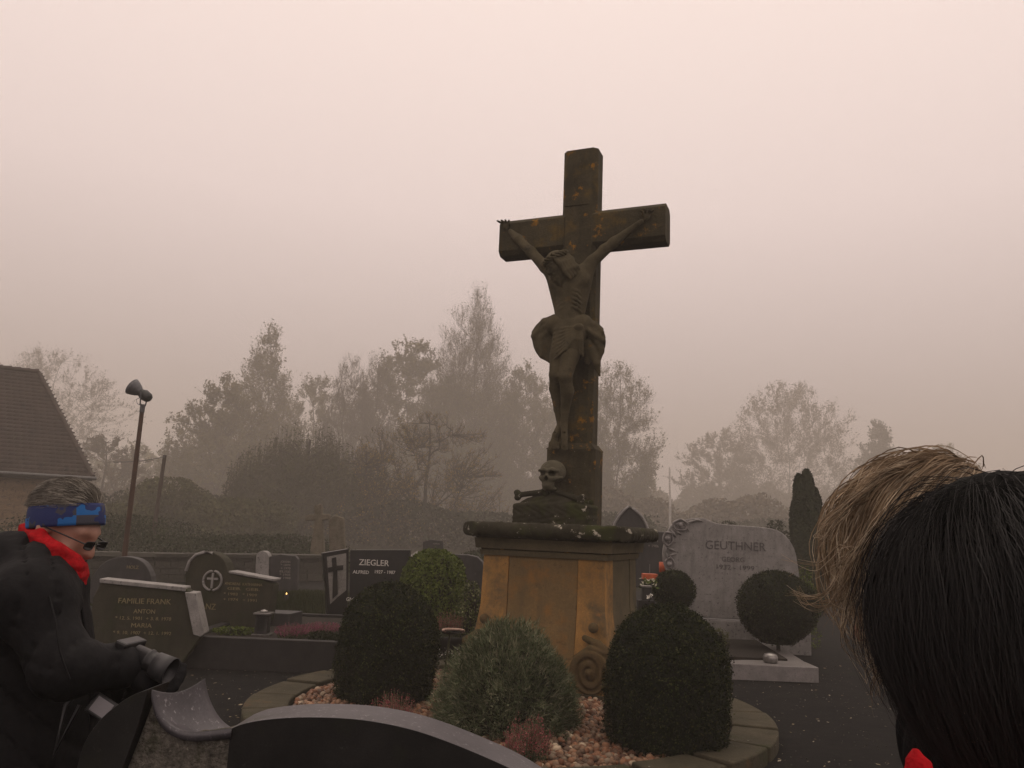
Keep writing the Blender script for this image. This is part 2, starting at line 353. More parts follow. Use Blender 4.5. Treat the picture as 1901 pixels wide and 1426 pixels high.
# ---------------------------------------------------------------- low wall behind the graves
def stone_wall(x0, y0, x1, y1, h, name, label):
    L = math.hypot(x1 - x0, y1 - y0); w = empty(name, (x0, y0, 0), math.atan2(y1 - y0, x1 - x0), label, 'wall')
    rng = random.Random(3); box('wall_core', 0, L, .05, .38, 0, h - .08, M['wallstone'], w, 0)
    z = 0; me_c = [box_me('stone', -.5, .5, -.5, .5, -.5, .5) for _ in range(4)]
    for me in me_c:
        me.materials.append(M['wallstone'])
        for v in me.vertices: v.co += Vector([rng.uniform(-.06, .06) for _ in range(3)])
    big = 0
    while z < h - .1:
        ch = rng.uniform(.13, .2); x = 0
        while x < L:
            l = rng.uniform(.25, .5)
            o = link('stone', me_c[rng.randrange(4)], None, w); o.scale = (l - .02, .30, ch - .02); o.location = (x + l / 2, .15 + rng.uniform(-.02, .02), z + ch / 2); x += l
        z += ch
    x = 0
    while x < L:
        l = rng.uniform(.6, .95); o = link('coping_stone', me_c[rng.randrange(4)], None, w); o.scale = (l - .015, .55, .09); o.location = (x + l / 2, .2, h + rng.uniform(-.01, .01)); x += l
    return w
p0 = at(150, 1062, 19); p1 = at(622, 1036, 23)
stone_wall(p0.x, p0.y, p1.x, p1.y, .66, 'stone_wall', 'low grey rubble stone wall with pale coping running behind the left graves')

# ---------------------------------------------------------------- house with the tiled hipped roof, far left
M['tile'] = stone('roof_tile', (.045, .035, .030), (.085, .062, .052), 1.2, .8, .5, .01, [((.09, .085, .05), 3, .6, .72), ((.02, .02, .02), 2, .55, .7)], 30)
M['sandstone'] = stone('sandstone_block', (.16, .11, .065), (.30, .21, .13), 1.4, .9, .7, .015, [((.07, .05, .035), 2.5, .5, .65)], 22)
M['dark_wood'] = plain('dark_wood', (.03, .024, .018), .8)
M['zinc'] = plain('zinc_gutter', (.10, .10, .10), .5, .6)
def house():
    Yh = 33.0
    ev = at(172, 886, Yh); rd = at(72, 692, Yh + 3.6)
    dy = 3.6; tilt = R(31); c_, s_ = math.cos(tilt), math.sin(tilt); rr_ = ray(72, 692); k_ = rr_.x / rr_.y
    hip = (ev.x - k_ * ev.y - dy * (s_ + k_ * c_)) / (c_ - k_ * s_); rd = at(72, 692, ev.y - hip * s_ + dy * c_); ze, zr = ev.z, rd.z; xr = ev.x; print('HIP', hip, ze, zr)
    h = empty('village_house', (xr, Yh, 0), 0, 'sandstone house with steep brown tiled hipped roof at the left edge', 'house')
    L = 14.0
    h.rotation_euler.z = tilt
    ov = .5; x1 = -ov; x0 = -L
    # walls of stone blocks
    box('wall', x0 + ov, x1, ov, 2 * dy - ov, 0, ze + .15, M['sandstone'], h, 0)
    rng = random.Random(5); me_b = [box_me('stone_block', -.5, .5, -.5, .5, -.5, .5) for _ in range(3)]
    for me in me_b:
        me.materials.append(M['sandstone'])
        for v in me.vertices: v.co += Vector([rng.uniform(-.02, .02) for _ in range(3)])
    z = ze - 2.4; 
    while z < ze - .1:
        x = x1 - 6.6
        while x < x1:
            l = min(rng.uniform(.35, .7), x1 - x); 
            if l > .08: o = link('stone_block', me_b[rng.randrange(3)], None, h); o.scale = (l - .02, .06, .28); o.location = (x + l / 2, ov - .012, z + .15)
            x += l
        z += .3
    # roof: four pitched planes, then courses of single tiles on the front and the hip side (joined: far and small)
    A, B, C, D = Vector((0, 0, ze)), Vector((x0, 0, ze)), Vector((x0, 2 * dy, ze)), Vector((0, 2 * dy, ze))
    E, Fv = Vector((-hip, dy, zr)), Vector((x0 + hip, dy, zr))
    rf = link('roof', pmesh('roof', [A, B, C, D, E, Fv], [(0, 4, 5, 1), (1, 5, 2), (2, 5, 4, 3), (3, 4, 0), (0, 1, 2, 3)]), M['tile'], h)
    Vt, Ft = [], []
    def courses(P0, P1, Q0, Q1):   # eaves P0->P1, ridge Q0->Q1
        n = 27; nrm = (P1 - P0).cross(Q0 - P0).normalized(); nrm = nrm if nrm.z > 0 else -nrm
        for i in range(n):
            t0, t1 = i / n, (i + 1.25) / n; a0, a1 = P0.lerp(Q0, t0), P1.lerp(Q1, t0); b0, b1 = P0.lerp(Q0, min(t1, 1)), P1.lerp(Q1, min(t1, 1))
            u = (P1 - P0).normalized(); W_ = (a1 - a0).length; m_ = max(1, int(W_ / .24)); o0 = (i % 2) * .12
            for j in range(m_ + 1):
                s0 = max(0, j * .24 - o0); s1 = min(W_, s0 + .225 if j or not o0 else .105)
                if s1 - s0 < .04: continue
                jt = rng.uniform(-.008, .008)
                up = (b0 - a0); lift = nrm * (.045 + jt)
                vs = [a0 + u * s0 + lift, a0 + u * s1 + lift, a0 + u * s1 + up + nrm * .012, a0 + u * s0 + up + nrm * .012, a0 + u * s0, a0 + u * s1]
                k = len(Vt); Vt.extend([tuple(v) for v in vs]); Ft.extend([(k, k + 1, k + 2, k + 3), (k + 4, k + 5, k + 1, k)])
    courses(B, A, Fv, E); courses(A, D, E, E + Vector((.001, .001, 0)))
    t = link('roof_tiles', npmesh('roof_tiles', Vt, Ft), M['tile'], h); t['kind'] = 'stuff'
    x = -hip
    while x > x0 + hip:
        V, Fc = tube_arrays([np.array([(x - .36, dy, zr + .03), (x, dy, zr + .05)])], [np.array([.10, .12])], 8); link('ridge_tile', npmesh('ridge_tile', V, Fc), M['tile'], h, True); x -= .34
    nh = 20
    for i in range(nh):
        a_ = A.lerp(E, i / nh); b_ = A.lerp(E, (i + 1.1) / nh); V, Fc = tube_arrays([np.array([a_ + Vector((0, 0, .03)), b_ + Vector((0, 0, .01))])], [np.array([.10, .08])], 8); link('hip_tile', npmesh('hip_tile', V, Fc), M['tile'], h, True)
    box('fascia', x0, 0, .02, .1, ze - .16, ze - .01, M['dark_wood'], h, 0)
    box('soffit', x0, x1, .1, ov, ze - .2, ze - .14, M['dark_wood'], h, 0)
    tubes('gutter', [np.array([(x0, -.06, ze - .03), (.14, -.06, ze - .05)])], [.075], M['zinc'], h, 8)
house()

# ---------------------------------------------------------------- trees
M['bark'] = stone('bark', (.022, .019, .015), (.05, .043, .034), 3, .95, 1, .03, (), 20)
M['twig'] = plain('twig', (.035, .03, .024), .9, bmp=0)
LEAF = {'olive': [(.08, .080, .030), (.14, .125, .052), (.20, .165, .07)], 'yellow': [(.07, .06, .02), (.22, .16, .05), (.40, .28, .08)],
        'brown': [(.07, .057, .036), (.11, .09, .055), (.16, .125, .07)], 'dark': [(.012, .018, .008), (.022, .03, .012), (.035, .042, .018)], 'green': [(.03, .045, .015), (.05, .07, .022), (.08, .09, .035)]}
LEAF['willow'] = [(.04, .046, .018), (.07, .074, .03), (.11, .105, .045)]
LM = {k: leafm('leaves_' + k, v, .35) for k, v in LEAF.items()}
def crown_pts(rng, n, prof, H, z0, rx, ry, inner=.0):
    """points inside a lumpy envelope; prof(t) radius share at height t"""
    out = []; tot = 0
    lob = rng.uniform(0, 2 * np.pi, 8)
    while tot < n:
        t = rng.uniform(0, 1, n * 3); a = rng.uniform(0, 2 * np.pi, n * 3); rr = np.sqrt(rng.uniform(inner ** 2, 1, n * 3))
        R_ = np.array([prof(x) for x in np.linspace(0, 1, 64)])[(t * 63).astype(int)]
        keep = rng.uniform(0, 1, n * 3) < (R_ / R_.max()) ** 1.3
        lump = 1 + .16 * np.sin(2 * a + lob[0] + 5 * t) + .12 * np.sin(3 * a + lob[1] - 9 * t) + .09 * np.sin(5 * a + lob[2] + 17 * t) + .06 * np.sin(9 * a + lob[3] + 29 * t)
        r = rr * R_ * lump; P = np.stack([r * np.cos(a) * rx, r * np.sin(a) * ry, z0 + t * (H - z0)], 1)[keep]; out.append(P); tot += len(P)
    return np.concatenate(out)[:n]
TS = 2.2
def tree(name, label, cat, px, ytop, Y, wpx, prof, leaf='olive', nleaf=9000, lsize=.11, ntwig=5000, z0=.12, limbs=16, subs=260, upright=1.0, seed=1, group=None, trunk_r=.2, clump=.5, dens_low=1.0, tall_extra=0):
    ts = TS if Y < 85 else 2.25; Y *= ts; lsize *= ts * 1.12; nleaf = int(nleaf * 2.6); lsize *= .62; ntwig = int(ntwig * 2.2); subs = int(subs * 2.4); rng = np.random.default_rng(seed); top = at(px, ytop, Y); H = top.z; rx = wpx / F_PX * Y / 2 * 1.08
    t = empty(name, (top.x, Y, 0), rng.uniform(0, .5), label, cat, group); z0m = z0 * H
    # trunk with limbs
    lean = rng.normal(size=2) * .02 * H; zz = np.linspace(0, H * .93, 9); tr = np.stack([lean[0] * (zz / H) ** 2 + .01 * H * np.sin(zz), lean[1] * (zz / H) ** 2, zz], 1)
    tr_r = trunk_r * (1 - zz / H) ** .8 + .02
    paths, rads = [tr], [tr_r]; ends = crown_pts(rng, limbs, prof, H * .97, z0m + .1 * H, rx * .85, rx * .8, .55); limbpts = []
    for e_ in ends:
        hz_ = np.hypot(e_[0], e_[1]); s = np.clip(e_[2] - hz_ * upright * 1.1 - .04 * H, z0m * .6, H * .85); st = np.array([np.interp(s, zz, tr[:, 0]), np.interp(s, zz, tr[:, 1]), s])
        q = np.linspace(0, 1, 7)[:, None]; mid = (st + e_) / 2 + np.array([(e_[0] - st[0]) * .18, (e_[1] - st[1]) * .18, -.05 * H * .5]); P = (1 - q) ** 2 * st + 2 * q * (1 - q) * mid + q ** 2 * e_
        P[1:-1] += rng.normal(size=(5, 3)) * .012 * H; paths.append(P); r0 = np.interp(s, zz, tr_r) * .5; rads.append(np.linspace(r0, .018, 7)); limbpts.append(P)
    V1 = tube_arrays(paths, rads, 6)
    LP = np.concatenate([np.array([p[i] + (p[i + 1] - p[i]) * f for i in range(6) for f in (0, .5)]) for p in limbpts] + [tr[4:]])
    E = crown_pts(rng, subs, prof, H, z0m, rx, rx * .95, .3)
    bel = E - np.array([0, 0, 1]) * (.06 * H * upright); d = np.linalg.norm(LP[None] - bel[:, None], axis=2); St = LP[d.argmin(1)]
    Mi = (St + E) / 2 + rng.normal(size=E.shape) * .015 * H; V2 = seg_arrays(St, Mi, .035, .022, 4); V3 = seg_arrays(Mi, E, .022, .010, 3)
    f = rng.uniform(0, 1, (ntwig, 1)); i = rng.integers(0, subs, ntwig); B0 = Mi[i] * (1 - f) + E[i] * f; dr = rng.normal(size=(ntwig, 3)) * .55
    out_ = B0 - np.array([0, 0, H * .45]); out_ /= np.linalg.norm(out_, axis=1, keepdims=True); dr += out_ * .8 * (1 if upright < 1.2 else .5); dr[:, 2] += upright * .75; dr /= np.linalg.norm(dr, axis=1, keepdims=True)
    ln = rng.uniform(.35, 1.15, (ntwig, 1)) * H / 16; B1 = B0 + dr * ln; V4 = seg_arrays(B0, B1, .010, .005, 3)
    wood = link('trunk', npmesh('trunk', *V1), M['bark'], t, True)
    V, Fc = merge(V2, V3, V4); br = link('branches', npmesh('branches', V, Fc), M['twig'], t)
    if nleaf:
        i = rng.integers(0, ntwig, nleaf); g = rng.uniform(.2, 1.05, (nleaf, 1)); P = B0[i] * (1 - g) + B1[i] * g + rng.normal(size=(nleaf, 3)) * clump * .16
        if dens_low != 1: keep = rng.uniform(0, 1, nleaf) < np.where(P[:, 2] > H * .6, dens_low, 1); P = P[keep]
        V, Fc = leaf_arrays(P, lsize, rng=rng); link('crown', npmesh('crown', V, Fc), LM[leaf], t)
    return t
oval = lambda t: max(.02, (math.sin(math.pi * min(1, t * .93 + .07)) ** .7))
spire = lambda t: max(.03, (1 - t) ** .75 * (1 if t > .1 else .6 + 4 * t))
dome = lambda t: max(.03, math.sqrt(max(0, 1 - t ** 2.2)))
egg = lambda t: max(.03, (1 - t) ** .55 * (.55 + .9 * min(t, .5)))
GR = 'trees fading into the fog'
tree('broadleaf_tree', 'middling olive tree between the pointed poplar and the bare tree', 'tree', 590, 705, 68, 210, dome, 'olive', 16000, .12, 4500, .03, 14, 240, .9, 51, GR)
tree('broadleaf_tree', 'broad olive tree below the tallest lime, just left of the skull', 'tree', 860, 700, 66, 260, dome, 'olive', 18000, .12, 4500, .03, 14, 260, .9, 52, GR)
tree('broadleaf_tree', 'rounded olive tree hidden half behind the cross shaft', 'tree', 1050, 735, 70, 230, dome, 'olive', 16000, .12, 4500, .03, 14, 240, .9, 53, GR)
tree('broadleaf_tree', 'low olive tree at the left foot of the wood behind the willow', 'tree', 395, 790, 56, 170, dome, 'olive', 13000, .12, 3800, .02, 14, 200, .8, 54, GR)
tree('poplar_tree', 'tall pointed sparse-leaved tree left of the weeping willow', 'tree', 505, 588, 60, 215, spire, 'olive', 13000, .13, 5200, .05, 18, 300, 1.3, 11, GR)
tree('broadleaf_tree', 'lower round olive tree, leftmost of the wood beyond the lamp pole', 'tree', 425, 705, 52, 190, dome, 'olive', 15000, .12, 4500, .03, 14, 240, .8, 12, GR)
tree('bare_tree', 'bare twiggy tree in the gap right of the pointed poplar', 'tree', 655, 655, 58, 150, egg, 'brown', 900, .10, 3800, .1, 14, 170, 1.5, 13, GR)
tree('bare_tree', 'small bare tree beside the dense round oak', 'tree', 705, 648, 60, 130, egg, 'brown', 1600, .10, 3200, .1, 12, 150, 1.5, 23, GR)
tree('oak_tree', 'dense rounded dark tree left of the tall oval lime', 'tree', 765, 640, 64, 230, dome, 'olive', 26000, .15, 4500, .02, 16, 300, .8, 14, GR)
tree('lime_tree', 'tallest oval twiggy lime tree left of the stone cross', 'tree', 887, 545, 62, 270, lambda t: max(.04, (1 - t) ** .62 * (.62 + 1.0 * min(t, .4))), 'olive', 26000, .10, 13000, .03, 30, 460, 1.5, 15, GR, dens_low=.3)
tree('broadleaf_tree', 'grey green tree just behind the left side of the cross shaft', 'tree', 975, 672, 66, 170, dome, 'olive', 15000, .13, 4500, .03, 14, 240, 1.0, 16, GR)
tree('lime_tree', 'oval twiggy tree directly right of the cross shaft', 'tree', 1150, 680, 62, 215, lambda t: max(.03, (1 - t) ** .5 * (.75 + .5 * t)), 'olive', 16000, .11, 7600, .02, 18, 320, 1.3, 17, GR, dens_low=.6)
tree('broadleaf_tree', 'pale round tree with radiating limbs, far behind the pointed conifer', 'tree', 1462, 714, 98, 250, dome, 'brown', 13000, .17, 9000, .1, 26, 420, 1.0, 18, GR)
tree('broadleaf_tree', 'low hazy tree filling the dip left of the pale round tree', 'tree', 1335, 800, 96, 170, dome, 'brown', 11000, .17, 4500, .02, 14, 200, .8, 19, GR)
tree('pine_tree', 'ragged dark topped pine above the blond head', 'tree', 1630, 785, 90, 140, egg, 'dark', 12000, .20, 2600, .05, 14, 120, .6, 20, GR)
tree('broadleaf_tree', 'faint low tree right of the ragged pine', 'tree', 1740, 830, 90, 200, dome, 'olive', 14000, .2, 3000, .02, 12, 160, .8, 24, GR)
tree('birch_tree', 'thin leaved tree with scattered small leaves behind the tiled roof', 'tree', 105, 652, 76, 310, dome, 'brown', 8500, .11, 5200, .10, 18, 260, .9, 21, GR)
tree('broadleaf_tree', 'small low tree beside the wooden wire post', 'tree', 205, 810, 46, 200, dome, 'brown', 7000, .10, 4200, .02, 12, 200, .9, 22, GR)
tree('orchard_tree', 'yellow speckled tree in front of the wood, left of the pedestal', 'tree', 800, 770, 30, 300, dome, 'yellow', 3600, .055, 4200, .02, 16, 300, .8, 25, GR)
tree('orchard_tree', 'sparse yellow leaved tree behind the polished granite stone', 'tree', 690, 830, 28, 200, dome, 'yellow', 2300, .05, 3200, .02, 14, 240, .8, 26, GR)
# hazy wood mass further back: nobody could count its trees
def wood_mass(name, x0, x1, y, h, n, leaf, size, seed, hvar=.25):
    rng = np.random.default_rng(seed); xs = rng.uniform(x0, x1, n); hh = h * (1 - hvar + hvar * (np.sin(xs * .35 + seed) * .5 + np.sin(xs * .9 + 2) * .3 + .2)); z = rng.uniform(0, 1, n) ** .8 * hh
    P = np.stack([xs, y + rng.uniform(-4, 4, n), z], 1); V, Fc = leaf_arrays(P, size, rng=rng); return tag(link(name, npmesh(name, V, Fc), LM[leaf]), kind='stuff')
wood_mass('distant_wood', 15, 150, 215, 17, 26000, 'brown', .8, 2)
wood_mass('distant_wood', -110, 30, 165, 17, 26000, 'olive', .5, 3)
wood_mass('undergrowth', -44, 11, 62, 3.6, 30000, 'dark', .16, 4)
wood_mass('hedgerow', -24, 3.5, 29, 1.7, 60000, 'dark', .05, 6, .6)
wood_mass('undergrowth', 8, 75, 110, 8.0, 26000, 'brown', .35, 9)
wood_mass('undergrowth', 5, 60, 85, 4.0, 22000, 'dark', .2, 5)

# weeping willow: long hanging strands
def willow(px, ytop, Y, wpx, seed):
    rng = np.random.default_rng(seed); top = at(px, ytop, Y); H = top.z; rx = wpx / F_PX * Y / 2
    t = empty('weeping_willow', (top.x, Y, 0), 0, 'dark weeping willow with long hanging strands in front of the wood', 'tree')
    zz = np.linspace(0, H * .8, 7); paths = [np.stack([.2 * np.sin(zz), zz * 0, zz], 1)]; rads = [np.linspace(.3, .12, 7)]
    for i in range(18):
        a = rng.uniform(0, 6.28); r = rx * rng.uniform(.4, .95); q = np.linspace(0, 1, 8); h0 = H * rng.uniform(.4, .6)
        P = np.stack([r * q * np.cos(a), r * q * np.sin(a), h0 + (H * (.80 - .30 * (r / rx) ** 2) - h0) * np.sin(q * 1.9) / math.sin(1.57)], 1); paths.append(P); rads.append(np.linspace(.11, .02, 8))
    link('trunk', npmesh('trunk', *tube_arrays(paths, rads, 6)), M['bark'], t, True)
    n = 2600; a = rng.uniform(0, 6.28, n); r = rx * np.sqrt(rng.uniform(.02, 1, n)); lump = 1 + .1 * np.sin(3 * a + 1) + .1 * np.sin(7 * a)
    hump = 1 - .13 * (1 + np.sin(4 * a + 3 * r / rx)) * (r / rx) - .07 * (1 + np.sin(9 * a + 5)); S_ = np.stack([r * np.cos(a) * lump, r * np.sin(a) * lump, H * (1 - .36 * (r / rx) ** 1.5) * hump * rng.uniform(.72, 1.05, n)], 1); L = (S_[:, 2] - .3) * rng.uniform(.45, 1, n)
    E = S_ - np.stack([-.1 * np.cos(a) * L * .3, -.1 * np.sin(a) * L * .3, L], 1); Va = seg_arrays(S_, E, .008, .004, 3)
    k = 26; f = rng.uniform(0, 1, (n, k, 1)); P = (S_[:, None] * (1 - f) + E[:, None] * f).reshape(-1, 3) + rng.normal(size=(n * k, 3)) * .05
    link('branches', npmesh('branches', *Va), M['twig'], t)
    V, Fc = leaf_arrays(P, .12, nrm=None, rng=rng, aspect=.3); link('crown', npmesh('crown', V, Fc), LM['willow'], t)
willow(575, 770, 62, 270, 5)
def shrub_mass(name, label, cat, px, ytop, Y, wpx, leaf, n, size, seed, core=.8, base_z=0, squash=.9, group=None, dpx=None):
    """loose leafy bush standing on the ground"""
    rng = np.random.default_rng(seed); top = at(px, ytop, Y); H = top.z - base_z; rx = wpx / F_PX * Y / 2
    t = empty(name, (top.x, Y, base_z), 0, label, cat, group)
    P = crown_pts(rng, n, lambda t_: max(.1, math.sqrt(max(0, 1 - (2 * max(t_, .25) - .9) ** 2 / 1.3))), H, 0, rx, rx * squash, .45); V, Fc = leaf_arrays(P, size, rng=rng)
    link('foliage', npmesh('foliage', V, Fc), LM[leaf] if isinstance(leaf, str) else leaf, t)
    nst = 60; E = crown_pts(rng, nst, lambda t_: 1 - t_ * .5, H * .9, H * .2, rx * .8, rx * .7); st = E * np.array([.15, .15, 0]); link('stems', npmesh('stems', *seg_arrays(st, E, .02, .006, 4)), M['twig'], t); return t
shrub_mass('evergreen_shrub', 'dark rounded shrub behind the floodlight pole', 'shrub', 318, 886, 50, 175, 'willow', 13000, .10, 31)
shrub_mass('evergreen_shrub', 'low dark shrub in front of the wire post', 'shrub', 235, 935, 44, 130, 'willow', 8000, .09, 32)
shrub_mass('evergreen_shrub', 'dark green bush under the weeping willow', 'shrub', 455, 925, 48, 190, 'willow', 13000, .10, 33)
shrub_mass('evergreen_shrub', 'distant bush just left of the thuja, above the rose stone', 'shrub', 1440, 966, 30, 55, 'dark', 2600, .06, 34)
shrub_mass('evergreen_shrub', 'tiny dark bush showing above the middle of the rose stone', 'shrub', 1352, 967, 34, 60, 'dark', 2600, .06, 35)

# ---------------------------------------------------------------- thuja column
def thuja(px, ytop, Y, wpx, seed):
    rng = np.random.default_rng(seed); top = at(px, ytop, Y); H = top.z; rx = wpx / F_PX * Y / 2 * 1.05
    t = empty('thuja_tree', (top.x, Y, 0), 0, 'dark pointed columnar thuja behind the rose-carved headstone', 'tree')
    tips = [(0, 0, H * .985, .75 * rx), (-rx * .38, 0, H * .95, .62 * rx), (rx * .42, .1, H * .86, .66 * rx), (0, rx * .3, H * .88, .6 * rx), (rx * .84, 0, H * .68, .22 * rx), (-rx * .6, .1, H * .74, .4 * rx), (0, -rx * .4, H * .8, .6 * rx), (0, 0, H * .86, .85 * rx)]
    Ps = []; Ns = []
    for (x, y, h_, r_) in tips:
        n = int(6500 * (r_ / rx + .15)); q = rng.uniform(0, 1, n) ** .8; a = rng.uniform(0, 6.28, n); rr = r_ * np.clip((1 - q) ** .40, 0, 1) * (1 + .14 * np.sin(a * 4 + 9 * q)) * np.clip(q * 5 + .55, 0, 1) * rng.uniform(.8, 1.03, n)
        cx_, cy_ = x * (.55 + .45 * q), y * (.55 + .45 * q); Ps.append(np.stack([cx_ + rr * np.cos(a), cy_ + rr * np.sin(a), q * h_], 1)); Ns.append(np.stack([np.cos(a), np.sin(a), .2 + 0 * a], 1))
    P = np.concatenate(Ps); Nn = np.concatenate(Ns); V, Fc = leaf_arrays(P, .055, nrm=Nn, rng=rng, jit=.6, aspect=.4); V[:, 2] = np.maximum(V[:, 2], .01)
    link('foliage', npmesh('foliage', V, Fc), LM['dark'], t)
    s = Sdf((-rx, -rx, 0), (rx, rx, H), .06)
    s.cap((0, 0, .3), (0, 0, H * .55), rx * .66, rx * .5, 0); s.cap((0, 0, H * .55), (0, 0, H * .9), rx * .48, .05, .1); s.obj('inner_growth', LM['dark'], t)
    link('trunk', npmesh('trunk', *tube_arrays([np.array([(0, 0, 0), (0, 0, H * .7)])], [np.array([.1, .04])], 8)), M['bark'], t, True)
thuja(1497, 868, 19, 76, 8)

# ---------------------------------------------------------------- lamp pole, wire post, far mast
M['rust_steel'] = stone('rusty_steel', (.05, .03, .022), (.10, .055, .035), 5, .7, .3, .002, (), 60); M['grey_steel'] = plain('grey_painted_steel', (.08, .08, .085), .45, .3)
def flood_pole():
    Y = 14.0; top = at(265, 752, Y); base = at(231, 1032, Y); dx = (top.x - base.x) / (top.z - base.z)
    bx = base.x - dx * base.z; t = empty('lamp_pole', (bx, Y, 0), 0, 'leaning rusty pole with a bell-shaped floodlight on top', 'lamp')
    tubes('pole', [np.array([(0, 0, 0), (dx * top.z, 0, top.z)])], [np.array([.048, .036])], M['rust_steel'], t, 12)
    tubes('collar', [np.array([(dx * (top.z - .13), 0, top.z - .13), (dx * (top.z + .01), 0, top.z + .01)])], [.043], M['grey_steel'], t, 12)
    c = np.array([dx * top.z, 0, top.z]); s = .0095
    # bell: axis from the lamp body (lower right) to the opening (upper left)
    def W_(px, py): q = at(px, py, Y); return np.array([q.x - bx, 0, q.z])
    a0, a1, a2, a3 = W_(279, 741), W_(268, 731), W_(262, 727), W_(247, 719); ax = (a3 - a0); L = np.linalg.norm(ax); ax /= L
    prof = [(0, .0), (.0, .055), (.03, .085), (.12, .10), (.165, .075), (.19, .07), (.24, .105), (.30, .135), (.35, .155), (.352, .145), (.31, .125), (.26, .06)]
    P = [a0 + ax * p * L / .33 for p, _ in prof]; r = np.array([q for _, q in prof])
    A = np.cross(ax, [0, 1, 0]); an = np.linspace(0, 2 * np.pi, 25)[:-1]; V = []; ns = 24
    for p, rr in zip(P, r): V += [p + rr * (np.cos(t_) * A + np.sin(t_) * np.array([0, 1, 0])) for t_ in an]
    def rings(i0, i1, name, m, par):
        Fc = [(i * ns + j, i * ns + (j + 1) % ns, (i + 1) * ns + (j + 1) % ns, (i + 1) * ns + j) for i in range(i0, i1) for j in range(ns)]
        vv = np.array(V)[i0 * ns:(i1 + 1) * ns]; return link(name, npmesh(name, vv, np.array(Fc) - i0 * ns), m, par, True)
    hd = rings(0, 5, 'lamp_housing', plain('dark_lamp_housing', (.022, .024, .024), .5), t); rings(5, 11, 'reflector_bell', plain('aluminium_bell', (.09, .092, .098), .5, .5), t)
    tubes('bracket', [np.array([c + [0, -.1, .0], a1 + [0, -.13, -.06], a1 + [0, -.13, .02]]), np.array([c + [0, -.1, 0], c + [0, .1, 0]]), np.array([c + [0, .1, .0], a1 + [0, .13, -.06], a1 + [0, .13, .02]])], [.012, .014, .012], M['grey_steel'], t, 6)
    tubes('cable', [np.array([c + [0, 0, -.02], c + [-.10, 0, .02], c + [-.13, 0, .09], c + [-.06, 0, .14]])], [.006], M['grey_steel'], t, 5)
flood_pole()
Y = 30; tp = at(306, 845, Y); t = empty('wire_post', (tp.x - .1, Y, 0), 0, 'brown wooden post with a wire running off to the left', 'post')
tubes('post', [np.array([(0, 0, 0), (.1, 0, tp.z)])], [np.array([.085, .065])], stone('weathered_post', (.05, .038, .03), (.08, .06, .045), 6), t, 10)
q = at(215, 858, Y); xs = np.linspace(.1, q.x - tp.x, 12); u_ = (xs - .1) / (xs[-1] - .1); tubes('wire', [np.stack([xs, xs * 0, tp.z - .06 + (q.z - tp.z + .06) * u_ - .25 * u_ * (1 - u_)], 1)], [.012], M['grey_steel'], t, 4)
tubes('insulator', [np.array([(.1, -.02, tp.z - .1), (.1, -.02, tp.z - .02)])], [.05], M['grey_steel'], t, 8)
Y = 44; tp = at(1243, 868, Y); t = empty('flag_pole', (tp.x + .06, Y, 0), 0, 'thin pale mast standing in the fog right of the cross', 'pole')
tubes('mast', [np.array([(0, 0, 0), (-.03, 0, tp.z * .6)])], [np.array([.075, .07])], plain('pale_mast', (.42, .40, .37), .5), t, 8)
tubes('mast_top', [np.array([(-.03, 0, tp.z * .6), (-.06, 0, tp.z)])], [np.array([.06, .045])], plain('pale_mast_top', (.55, .52, .48), .5), t, 8)
# ================================================================== the stone cross on its pedestal
M['cross_stone'] = stone('dark_weathered_sandstone', (.040, .034, .019), (.090, .075, .042), 3, .9, .9, .018, [((.012, .011, .009), 2.2, .55, .75), ((.11, .075, .02), 3.1, .54, .68), ((.27, .13, .015), 6.5, .59, .66), ((.24, .22, .17), 22, .67, .71)], 55, .15, streak=(.022, .019, .013))
M['corpus_stone'] = stone('carved_figure_stone', (.055, .046, .026), (.115, .095, .055), 7, .9, .5, .006, [((.16, .09, .025), 6, .6, .75), ((.014, .013, .010), 4, .58, .72)], 90, .15)
M['mossy_stone'] = stone('mossy_cap_stone', (.022, .021, .013), (.05, .045, .030), 4, .95, .8, .012, [((.035, .04, .012), 3, .5, .65), ((.40, .37, .30), 7, .60, .64)], 50, .1)
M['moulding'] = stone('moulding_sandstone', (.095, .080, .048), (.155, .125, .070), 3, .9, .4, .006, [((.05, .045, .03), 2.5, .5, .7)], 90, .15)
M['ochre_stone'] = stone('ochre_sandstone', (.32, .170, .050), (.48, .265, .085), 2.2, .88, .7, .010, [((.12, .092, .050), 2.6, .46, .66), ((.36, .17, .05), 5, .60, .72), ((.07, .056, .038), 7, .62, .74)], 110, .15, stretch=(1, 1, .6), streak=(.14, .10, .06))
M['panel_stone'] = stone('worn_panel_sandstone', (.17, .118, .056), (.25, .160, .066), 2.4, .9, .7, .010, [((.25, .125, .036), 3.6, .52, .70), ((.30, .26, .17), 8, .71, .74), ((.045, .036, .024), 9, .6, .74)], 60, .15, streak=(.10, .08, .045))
M['scroll_stone'] = stone('worn_scroll_sandstone', (.085, .060, .030), (.16, .105, .045), 4, .9, .7, .010, [((.05, .05, .025), 4, .5, .66)], 70, .12)
M['skull_stone'] = stone('pale_weathered_skull', (.075, .068, .045), (.15, .135, .095), 6, .9, .5, .005, [((.03, .035, .015), 9, .55, .68)], 90, .12)
MY = R(-22)                                                           # its right end stands nearer
cr = G(1121, 1306); bv = Vector((math.cos(MY), math.sin(MY), 0)); nv = Vector((-math.sin(MY), math.cos(MY), 0))
PW = 1.34                                                             # pedestal width
MC = cr - bv * PW / 2 + nv * PW / 2
mon = empty('wayside_cross', (MC.x, MC.y, 0), MY, 'tall weathered sandstone crucifix on an ochre pedestal in the middle of the round bed', 'crucifix')
PF = Plane(MC - nv * PW / 2, MY)                                       # front face of the pedestal
zt = PF.uv(1121, 984)[1]                                              # top of cap, as seen at the near corner
